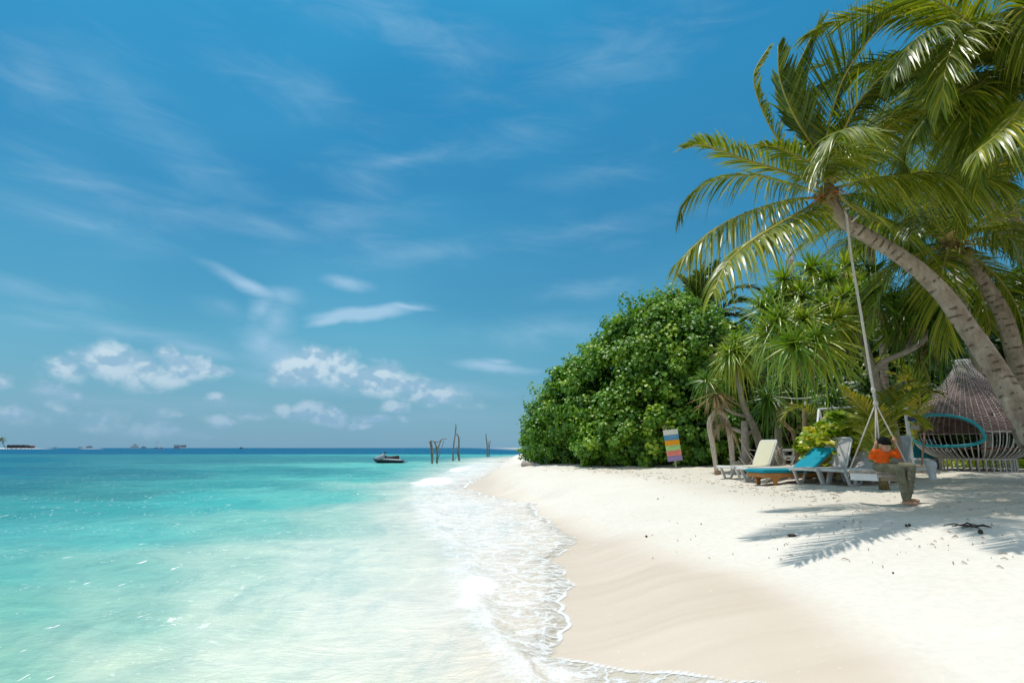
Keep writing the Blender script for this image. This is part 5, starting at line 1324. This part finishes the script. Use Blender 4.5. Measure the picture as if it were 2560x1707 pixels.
# ------------------------------------------------------------------ bollard, tub, crate, post, frame
def bollard():
    q = gP(2330, 12.3, -.02); o = MB().lathe([(.085, 0), (.085, .04), (.07, .06), (.07, .22), (.09, .26), (.105, .31), (.10, .36), (.08, .40), (.04, .42), (0.002, .425)], (0, 0, 0), 20).build('bollard_lamp', WHITE, None, True)
    o.location = q; tag(o, 'white round-topped bollard lamp right of the loungers', 'lamp')
bollard()
def box_thing(name, label, cat, px, Y, w, d, h, mt, lid=None, rz=0.):
    q = gP(px, Y, -.02); root = empty(name, q, R(rz)); tag(root, label, cat)
    MB().box((0, 0, h/2), (w, d, h)).build('body', mt, root, bevel=.015)
    if lid: MB().box((0, 0, h+.03), (w+.05, d+.05, .055)).build('lid', lid, root, bevel=.02)
    return root
box_thing('storage_tub', 'pale blue plastic storage tub with a white lid left of the nest cabin', 'tub', 2322, 16.4, .36, .5, .26, mat('pale_blue', (.28, .42, .50), .5, .4), mat('lid_white', (.62, .68, .70), .5, .4), 12)
def crate():
    q = gP(2296, 15.2, -.02); root = empty('wooden_crate', q, R(5)); tag(root, 'low weathered timber crate behind the raised sunbed back', 'crate')
    for k in range(3):
        for s in (-1, 1):
            MB().box((0, s*.2, .04+.075*k), (.52, .02, .066)).build('slat', DRIFT, root, bevel=.003); MB().box((s*.26, 0, .04+.075*k), (.02, .4, .066)).build('slat', DRIFT, root, bevel=.003)
    MB().box((0, 0, .215), (.50, .38, .02)).build('top_board', DRIFT, root)
crate()
def tarp():
    q = gP(2300, 17.6, -.02); root = empty('teal_locker', q, R(-4)); tag(root, 'dark teal locker standing in the shade left of the nest cabin', 'locker')
    T2 = mat('dark_teal', (.004, .14, .20), .6, .3, .12, 5)
    MB().box((0, 0, .38), (.66, .6, .76)).build('body', T2, root, bevel=.02); MB().box((0, -.01, .79), (.70, .64, .05)).build('lid', T2, root, bevel=.01)
    for k in (-1, 0, 1): MB().box((k*.22, -.307, .38), (.2, .012, .68)).build('panel', T2, root, bevel=.004)
tarp()
simple('leaning_plank', 'reddish brown plank leaning against the nest cabin by its opening', 'plank', [gP(2302, 15.0, 0), P(2313, 1070, 15.1)], [.03, .028], mat('red_wood', (.30, .17, .13), .8, .2, .2), 4)
def signpost():
    Y = 14.2; b = gP(2284, Y, -.1); root = rootw('signpost', b, 'leaning white signpost with small grey and blue boards beside the nest cabin', 'signpost')
    t = P(2263, 1017, Y); MB().beam(b, t, .075, .05, up=(0, 1, 0)).build('pole', WHITE, root, bevel=.005)
    for px, py, w, h, c, nm in ((2279, 1033, .16, .085, (.34, .35, .34), 'grey'), (2282, 1047, .22, .10, (.05, .07, .12), 'navy'), (2287, 1068, .20, .11, (.36, .33, .29), 'bleached'), (2271, 1090, .08, .09, (.45, .46, .47), 'pale')):
        c3 = P(px, py, Y-.05); mb = MB().beam(c3-Vector((w/2, 0, -.01)), c3+Vector((w/2, 0, -.01)), .02, h, up=(0, 0, 1)); mb.build('arrow_board', mat('board_%s' % nm, c, .8, .2, .15, 10), root, bevel=.003)
signpost()
def swing_frame():
    Y = 15.6; b = gP(2080, Y); root = rootw('swing_frame', b, 'white metal pipe swing frame standing in the shade behind the bright shrub', 'swing frame')
    g = lambda px, Yy: gP(px, Yy, -.05)
    t0, t1 = P(2047, 1023, Y), P(2140, 1016, Y+.2)
    for nm, p0, p1, r in (('leg', t0, g(2031, Y-.35), .030), ('leg', t0, g(2092, Y+.5), .028), ('leg', t1, g(2185, Y+.5), .028), ('leg', t1, g(2130, Y-.3), .030), ('top_pipe', t0, t1, .030)):
        MB().tube([p0, p1], r, 8).build(nm, WHITE, root, True)
    for f in (.12, .3): a = t0.lerp(t1, f); MB().tube([a, a-Vector((0, 0, 1.0))], .012, 5).build('hanger', mat('dull_chain', (.25, .26, .27), .5, .4), root, True)
swing_frame()
def dead_forks():
    for lab, pts, r in (('forked dead branch stub standing behind the teal cushion', [gP(1998, 16.2, -.05), P(1985, 1090, 16.2), P(1970, 1068, 16.2), P(1950, 1048, 16.2)], [.07, .06, .05, .04]),
                        ('brown broken branch standing up left of the white frame', [gP(2016, 16.8, -.05), P(2013, 1080, 16.8), P(2012, 1022, 16.8)], [.09, .08, .07])):
        simple('dead_branch', lab, 'dead branch', pts, r, DRYB, 7)
dead_forks()
def string_lights():
    a, m_, b = P(1925, 988, 17.5), P(1995, 996, 17), P(2070, 985, 16.5); pts = spline([a, m_, b], 14)
    root = rootw('string_lights', a, 'drooping wire of small unlit bulbs strung between the shaded screw pines', 'string lights')
    MB().tube(pts, .008, 4).build('wire', WHITE, root)
    for k in (2, 5, 8, 11):
        MB().tube([pts[k], pts[k]-Vector((0, 0, .12))], .006, 4).build('drop_wire', WHITE, root); MB().ball(pts[k]-Vector((0, 0, .16)), (.035, .035, .05), 8).build('bulb', WHITE, root, True)
string_lights()
def mast():
    Y = 62.; c = P(1975, 655, Y); c.z = .9; top = P(1975, 618, Y).z; root = rootw('lattice_mast', c, 'red and white lattice radio mast rising far behind the trees', 'mast')
    RW = [mat('mast_red', (.45, .10, .10), .6, .3), mat('mast_white', (.62, .63, .68), .6, .3)]; hw = .42; segs = 16; hgt = top-.9
    cs = [Vector((c.x+hw*math.cos(a), Y+hw*math.sin(a), 0)) for a in (0.3, 2.39, 4.48)]
    for s in range(segs):
        z0, z1 = .9+hgt*s/segs, .9+hgt*(s+1)/segs; m = MB()
        for i in range(3):
            p, q = cs[i], cs[(i+1) % 3]; m.tube([p+Vector((0, 0, z0)), p+Vector((0, 0, z1))], .045, 5)
            n = 3
            for k in range(n):
                a, b = z0+(z1-z0)*k/n, z0+(z1-z0)*(k+1)/n; m.tube([p+Vector((0, 0, a)), q+Vector((0, 0, b))], .025, 4); m.tube([q+Vector((0, 0, a)), p+Vector((0, 0, b))], .025, 4); m.tube([p+Vector((0, 0, a)), q+Vector((0, 0, a))], .025, 4)
        m.build('mast_section', RW[s % 2], root)
mast()

# ------------------------------------------------------------------ ground cover, litter
def ground_cover():
    rng = np.random.default_rng(5); n = 1500; x = rng.uniform(12.2, 18.5, n); y = rng.uniform(17.2, 18.4, n)+.3*np.sin(x*2); z = ground(x, y)+rng.uniform(.02, .26, n)
    o = link('ground_cover', leaves_mesh('ground_cover', np.c_[x, y, z], rng.normal(0, .5, (n, 3))+np.array([0, -.3, 1]), .13*rng.uniform(.6, 1.2, n), rng.uniform(.3, .9, n), rng), SHRUB); tag(o, 'low yellow-green creeper on the sand behind the nest cabin', 'ground cover', kind='stuff')
    n = 9000; x = rng.uniform(3.5, 30, n); y = rng.uniform(17.5, 30, n); x = x+(y-17.5)*.0; k = (y > 19.5+(x < 9)*2.2); x, y = x[k], y[k]; z = ground(x, y)+.02
    Nn = rng.normal(0, .25, (len(x), 3))+np.array([0, 0, 1])
    o = link('leaf_litter', leaves_mesh('leaf_litter', np.c_[x, y, z], Nn, .14*rng.uniform(.6, 1.3, len(x)), rng.uniform(0, 1, len(x)), rng), leaf_mat('litter', [(0., (.06, .035, .02)), (.5, (.15, .09, .045)), (1., (.30, .21, .11))], .8, .2, .05)); tag(o, 'brown fallen leaves covering the sand under the trees', 'leaf litter', kind='stuff')
ground_cover()
def litter():
    rng = random.Random(4); m = MB()
    def bit(x, y, s):
        z = gz(x, y)+.006; a = rng.uniform(0, 3.14); d = Vector((math.cos(a)*s, math.sin(a)*s, 0)); p = Vector((x, y, z))
        if rng.random() < .55: m.tube([p-d, p+Vector((rng.uniform(-.3, .3)*s, rng.uniform(-.3, .3)*s, .012)), p+d], [.003, .005, .002], 4)
        else: m.ball(p+Vector((0, 0, .006)), (s*.22, s*.17, .007), 5)
    for _ in range(330):                                  # drift line along the top of the wash
        t = rng.random(); px = 1480+t*620; py = 1178+70*t**1.25+rng.gauss(0, 4+8*t)
        x, y = Gt(px, py); bit(x, y, rng.uniform(.015, .06))
    for _ in range(130):
        px = rng.uniform(1900, 2560); py = rng.uniform(1205, 1420); x, y = Gt(px, py); bit(x, y, rng.uniform(.008, .04))
    for _ in range(60):
        px = rng.uniform(1600, 2500); py = rng.uniform(1230, 1400); x, y = Gt(px, py); bit(x, y, rng.uniform(.008, .022))
    for _ in range(60):
        px = rng.uniform(1360, 1600); py = rng.uniform(1166, 1180); x, y = Gt(px, py); bit(x, y, rng.uniform(.03, .09))
    o = m.build('beach_litter', DRYB, None); tag(o, 'scattered twigs, husk crumbs and seeds on the sand', 'litter', kind='stuff')
litter()
NUTS = [(1980, 1341, 'dark curled seed pod on smooth sand below the frond shadow tips', 'seed pod', .06, .02), (1616, 1342, 'small dark seed at the edge of the wet sand', 'seed', .022, .018), (1645, 1248, 'lone dark husk on the white sand in front of the signboard', 'husk', .022, .016),
        (2452, 1334, 'round brown coconut in the palm shade near the twig heap', 'coconut', .035, .03), (2266, 1316, 'left one of two dark nuts lying together', 'nut', .022, .02), (2274, 1315, 'right one of two dark nuts lying together', 'nut', .02, .02), (2233, 1434, 'tiny dark stone on the bare bright sand at the bottom right', 'stone', .012, .01), (1753, 1311, 'small dark pebble on the dry sand left of the frond shadows', 'pebble', .014, .012)]
for px, py, lab, cat, r, h in NUTS:
    x, y = Gt(px, py); o = MB().ball((0, 0, 0), (r, r*.7, h), 10).build(cat.replace(' ', '_'), mat('dark_husk', (.06, .045, .035), .8, .2, .3, 20), None, True); o.location = (x, y, gz(x, y)+h*.6); o.rotation_euler = (0, 0, px % 3); tag(o, lab, cat)
def twig_heap():
    x, y = Gt(2425, 1322); root = rootw('twig_heap', (x, y, gz(x, y)), 'little heap of dark twigs in the palm shade at the right', 'twigs'); rng = random.Random(8)
    for k in range(16):
        p = Vector((x+rng.uniform(-.12, .12), y+rng.uniform(-.1, .1), gz(x, y)+.01+rng.random()*.03)); a = rng.uniform(-.6, .6); d = Vector((math.cos(a), math.sin(a), 0))*rng.uniform(.04, .10)
        MB().tube([p-d, p+Vector((0, 0, .02)), p+d], [.004, .007, .003], 4).build('twig', mat('dark_husk', (.06, .045, .035)), root)
twig_heap()

# ------------------------------------------------------------------ in the water
def jetski():
    Y = 62.; x = pX(970, Y); root = empty('jet_ski', (x, Y, -.10), R(-8)); tag(root, 'grey and silver jet ski floating unmanned on the turquoise water', 'jet ski')
    DARK = mat('ski_dark', (.02, .03, .035), .35, .5); SIL = mat('ski_silver', (.34, .38, .42), .3, .5, .08); BLK = mat('ski_black', (.012, .012, .014), .5, .4)
    def loft(secs, name, mt):
        m = MB(); vs = []; n = len(secs[0][1])
        for xx, pr in secs: vs += [(xx, a, b) for a, b in pr]
        k = len(secs); fs = [(i*n+j, i*n+(j+1) % n, (i+1)*n+(j+1) % n, (i+1)*n+j) for i in range(k-1) for j in range(n)]+[tuple(range(n-1, -1, -1)), tuple((k-1)*n+j for j in range(n))]
        m._add(vs, fs); return m.build(name, mt, root, True, bevel=.01)
    def hs(w, k, d): return [(0, k), (w*.7, k+(d-k)*.35), (w, d*.8+k*.2), (w*.96, d), (-w*.96, d), (-w, d*.8+k*.2), (-w*.7, k+(d-k)*.35)]
    loft([(-1.72, hs(.06, .52, .62)), (-1.5, hs(.30, .22, .58)), (-1.0, hs(.50, .02, .52)), (-.2, hs(.58, -.05, .46)), (.8, hs(.58, -.05, .42)), (1.5, hs(.55, .0, .40)), (1.62, hs(.50, .08, .38))], 'hull', DARK)
    def ds(w, b, t): return [(w, b), (w*.9, b+(t-b)*.6), (w*.45, t), (-w*.45, t), (-w*.9, b+(t-b)*.6), (-w, b)]
    loft([(-1.62, ds(.12, .55, .63)), (-1.2, ds(.38, .50, .80)), (-.8, ds(.44, .48, 1.0)), (-.52, ds(.36, .46, 1.12)), (-.38, ds(.28, .45, .98))], 'hood', SIL)
    loft([(-.45, ds(.40, .44, .60)), (.4, ds(.44, .42, .58)), (1.2, ds(.42, .40, .52)), (1.5, ds(.38, .38, .44))], 'deck', SIL)
    loft([(-.35, ds(.17, .56, .86)), (0, ds(.20, .56, .80)), (.5, ds(.22, .56, .84)), (.9, ds(.22, .54, .90)), (1.15, ds(.16, .5, .86))], 'seat', BLK)
    m = MB(); m.tube([(-.55, 0, 1.05), (-.42, 0, 1.22)], .06, 8); m.tube([(-.36, -.36, 1.24), (-.44, 0, 1.24), (-.36, .36, 1.24)], .028, 7); m.build('handlebar', BLK, root, True)
    MB().box((1.72, 0, .22), (.55, .86, .06)).build('rear_platform', DARK, root, bevel=.02)
    for s in (-1, 1): MB().beam((-.75, s*.42, 1.0), (-.68, s*.58, 1.06), .05, .09).build('mirror', BLK, root, bevel=.01); MB().beam((-1.3, s*.47, .50), (1.2, s*.60, .40), .02, .05).build('side_stripe', SIL, root)
jetski()
def dead_trees():
    W2 = mat('dead_wood', (.25, .20, .16), .9, .1, .35, 4)
    def grp(px, Y, label, limbs):
        b = Vector((pX(px, Y), Y, -.25)); root = rootw('dead_tree', b, label, 'dead tree', 'dead trees standing in the shallows')
        for nm, pts, r in limbs:
            q = [P(a, c, Y+dy) for a, c, dy in pts]
            if nm == 'trunk': q[0].z = -.3
            MB().tube(spline(q, 12) if len(q) > 2 else q, list(.68*np.interp(np.linspace(0, 1, 12 if len(q) > 2 else 2), [0, 1], r)), 6).build(nm, W2, root, True)
    grp(1085, 60, 'gallows of forked dead trunks joined by a crooked bough, standing in the shallows', [
        ('trunk', [(1080,1158,0),(1081,1130,0),(1077,1100,0)], [.17,.12]), ('trunk', [(1081,1130,0),(1076,1112,0),(1072,1104,0)][::1], [.09,.07]) , ('trunk', [(1092,1157,.5),(1093,1125,.5),(1086,1104,.4)], [.17,.09]),
        ('branch', [(1093,1128,.5),(1098,1112,.5),(1103,1100,.4)], [.12,.08]), ('branch', [(1073,1105,0),(1082,1103,.2),(1095,1105,.3),(1106,1097,.4),(1117,1097,.4)], [.09,.05]), ('branch', [(1094,1149,.5),(1102,1128,.5),(1110,1099,.5)], [.06,.04]), ('branch', [(1089,1106,.4),(1090,1128,.3)], [.06,.05])])
    grp(1140, 72, 'pair of tall thin dead trunks in the water, the left one very slender', [
        ('trunk', [(1132,1151,0),(1134,1115,0),(1138,1085,0),(1139,1058,0)], [.17,.05]), ('branch', [(1138,1090,0),(1141,1070,0),(1143,1060,0)], [.06,.03]), ('trunk', [(1148,1150,.6),(1147,1120,.6),(1147,1095,.6),(1141,1083,.6)], [.19,.10]), ('branch', [(1146,1145,.6),(1143,1130,.6),(1142,1116,.6)], [.08,.05]), ('branch', [(1136,1150,0),(1140,1143,0)], [.07,.05])])
    grp(1222, 104, 'farthest dead trunks, short V-shaped pair near the point of the beach', [
        ('trunk', [(1218,1140,0),(1218,1115,0),(1215,1090,0),(1216,1084,0)], [.20,.08]), ('trunk', [(1223,1139,.6),(1223,1118,.6),(1226,1100,.6)], [.18,.07]), ('branch', [(1223,1125,.6),(1221,1110,.6),(1221,1101,.6)], [.10,.05])])
dead_trees()

# ------------------------------------------------------------------ far boats and island
BW = mat('boat_white', (.78, .79, .79), .5, .3); BD = mat('boat_dark', (.16, .14, .14), .6, .3); BR = mat('boat_red', (.35, .08, .05), .6, .3); BG = mat('boat_grey', (.40, .43, .46), .6, .3)
def boat(px, Y, L, label, decks, hull=BW, mastn=0, extra=None, kind='boat', name='motor_boat'):
    root = empty(name, (pX(px, Y, 1118), Y, -.2), R(random.uniform(-8, 8))); tag(root, label, kind); h = L*.09; B_ = L*.2
    def hsn(w, k, d): return [(0, k), (w*.8, k+(d-k)*.3), (w, d), (-w, d), (-w*.8, k+(d-k)*.3)]
    m = MB(); secs = [(-L/2, hsn(.1, h*.6, h*1.35)), (-L*.38, hsn(B_*.32, 0, h*1.15)), (-L*.1, hsn(B_*.5, -.3, h)), (L*.45, hsn(B_*.45, -.2, h)), (L/2, hsn(B_*.4, .2, h))]; vs = []
    for xx, pr in secs: vs += [(xx, a, b) for a, b in pr]
    n = 5; m._add(vs, [(i*n+j, i*n+(j+1) % n, (i+1)*n+(j+1) % n, (i+1)*n+j) for i in range(4) for j in range(n)]+[(4,3,2,1,0), tuple(20+j for j in range(5))]); m.build('hull', hull, root)
    z = h
    for i, (x0, x1, hh, mt) in enumerate(decks):
        MB().box(((x0+x1)/2*L, 0, z+hh*.5), ((x1-x0)*L, B_*(.8-.12*i), hh*.86)).build('deckhouse', mt, root, bevel=.1)
        MB().box(((x0+x1)/2*L, 0, z+hh*.55), ((x1-x0)*L*.9, B_*(.8-.12*i)+.1, hh*.2)).build('windows', BD, root)
        MB().box(((x0+x1)/2*L, 0, z+hh), ((x1-x0)*L*1.12, B_*(.9-.12*i), hh*.12)).build('roof', BW, root); z += hh*1.06
    for k in range(mastn): xx = (-.15+.30*k)*L; MB().tube([(xx, 0, h), (xx+.3, 0, h+L*.95)], [.16, .08], 6).build('mast', BG, root)
    return root
boat(138, 1150, 10, 'lone small white-roofed boat nearest the sandbar', [(-.4, .35, 2.2, BW)], BW)
boat(201, 1150, 15, 'low white launch, left of the close pair', [(-.35, .3, 2.2, BW)], BW)
boat(223, 1160, 15, 'white cabin boat with dark openings, right of the close pair', [(-.4, .4, 2.8, BG), (-.2, .3, 1.8, BW)], BW)
boat(336, 1150, 19, 'largest white motor yacht with stepped upper decks', [(-.35, .42, 2.8, BW), (-.2, .35, 2.5, BW), (-.05, .2, 2.0, BW)], BW, name='motor_yacht', kind='yacht')
boat(359, 1170, 11, 'small white safari boat next to the big yacht', [(-.4, .4, 2.6, BG), (-.2, .2, 1.6, BW)], BW)
boat(391, 1150, 16, 'two-masted sailing boat with bare masts', [(-.15, .2, 1.3, BG)], BG, 2, name='sailing_boat', kind='sailing boat')
boat(404, 1120, 8, 'tiny reddish boat beside the two-masted one', [(-.3, .3, 1.6, BR)], BW)
boat(443, 1150, 14, 'dark two-storey houseboat, left one of the moored two', [(-.45, .45, 3.0, BG), (-.45, .45, 2.8, BG)], BG, name='houseboat', kind='houseboat')
boat(457, 1140, 14, 'pale two-storey houseboat with a raised bow, right of the dark one', [(-.4, .45, 2.8, BW), (-.2, .45, 2.6, BR)], BW, name='houseboat', kind='houseboat')
boat(603, 1250, 11, 'small dark boat alone far out on the horizon', [(-.2, .25, 2.0, BR)], BD)
def far_island():
    Y = 900.; mz = .5
    m = MB(); vs = []; n = 40
    x0, x1 = pX(-260, Y), pX(108, Y)
    m.ball(((x0+x1)/2, Y+20, -.6), ((x1-x0)/2, 30, 1.9), 40); o = m.build('sandbar', mat('far_sand', (.72, .70, .64), .9, .1), None, True); tag(o, kind='structure')
    m = MB().ball((pX(150, Y), Y+60, -.4), (22, 12, .9), 24); o = m.build('sandbar', mat('far_sand', (.72, .70, .64), .9, .1), None, True); tag(o, kind='structure')
    TH = mat('thatch', (.10, .085, .075), .9, .1); TR = mat('red_roof', (.26, .10, .08), .8, .1)
    for i, (px, w, mt) in enumerate([(17, 14, TH), (29, 14, TH), (40, 14, TH), (53, 13, TH), (69, 11, TR)]):
        x = pX(px, Y-6); root = empty('water_villa', (x, Y-6, 0)); tag(root, ['thatched villa next to the island palm at the left edge', 'second thatched villa of the row', 'middle thatched villa of the row over the lagoon', 'fourth villa, last of the grey thatched ones', 'red-roofed villa at the end of the row'][i], 'villa', 'villas on the far island')
        w *= .56; MB().box((0, 0, 2.2), (w*.86, 6, 2.4)).build('wall', BD, root)
        MB().prism([(-w/2, 3.3), (w/2, 3.3), (w*.25, 6.0 if i < 4 else 5.0), (-w*.25, 6.0 if i < 4 else 5.0)], -4, 4).build('roof', mt, root)
        for k in (-1, 1): MB().tube([(k*w*.35, -2.5, -1), (k*w*.35, -2.5, 1.2)], .25, 6).build('stilt', BD, root)
    c = Vector((pX(4, Y-15), Y-15, .8)); root = rootw('coconut_palm', c, 'far palm on the island at the left edge of the horizon', 'palm tree')
    top = P(3, 1098, Y-15); MB().tube([c, c.lerp(top, .5)+Vector((-.5, 0, 0)), top], [.5, .4, .35], 7).build('trunk', BARK, root, True)
    for k in range(14): add_frond(root, arc(top, k*26+5, 60-(k % 4)*25, 7.5, 90, 5), rib=.12, leaf=1.9, n=26, w=.35, droop=.5, tint=.5)
far_island()
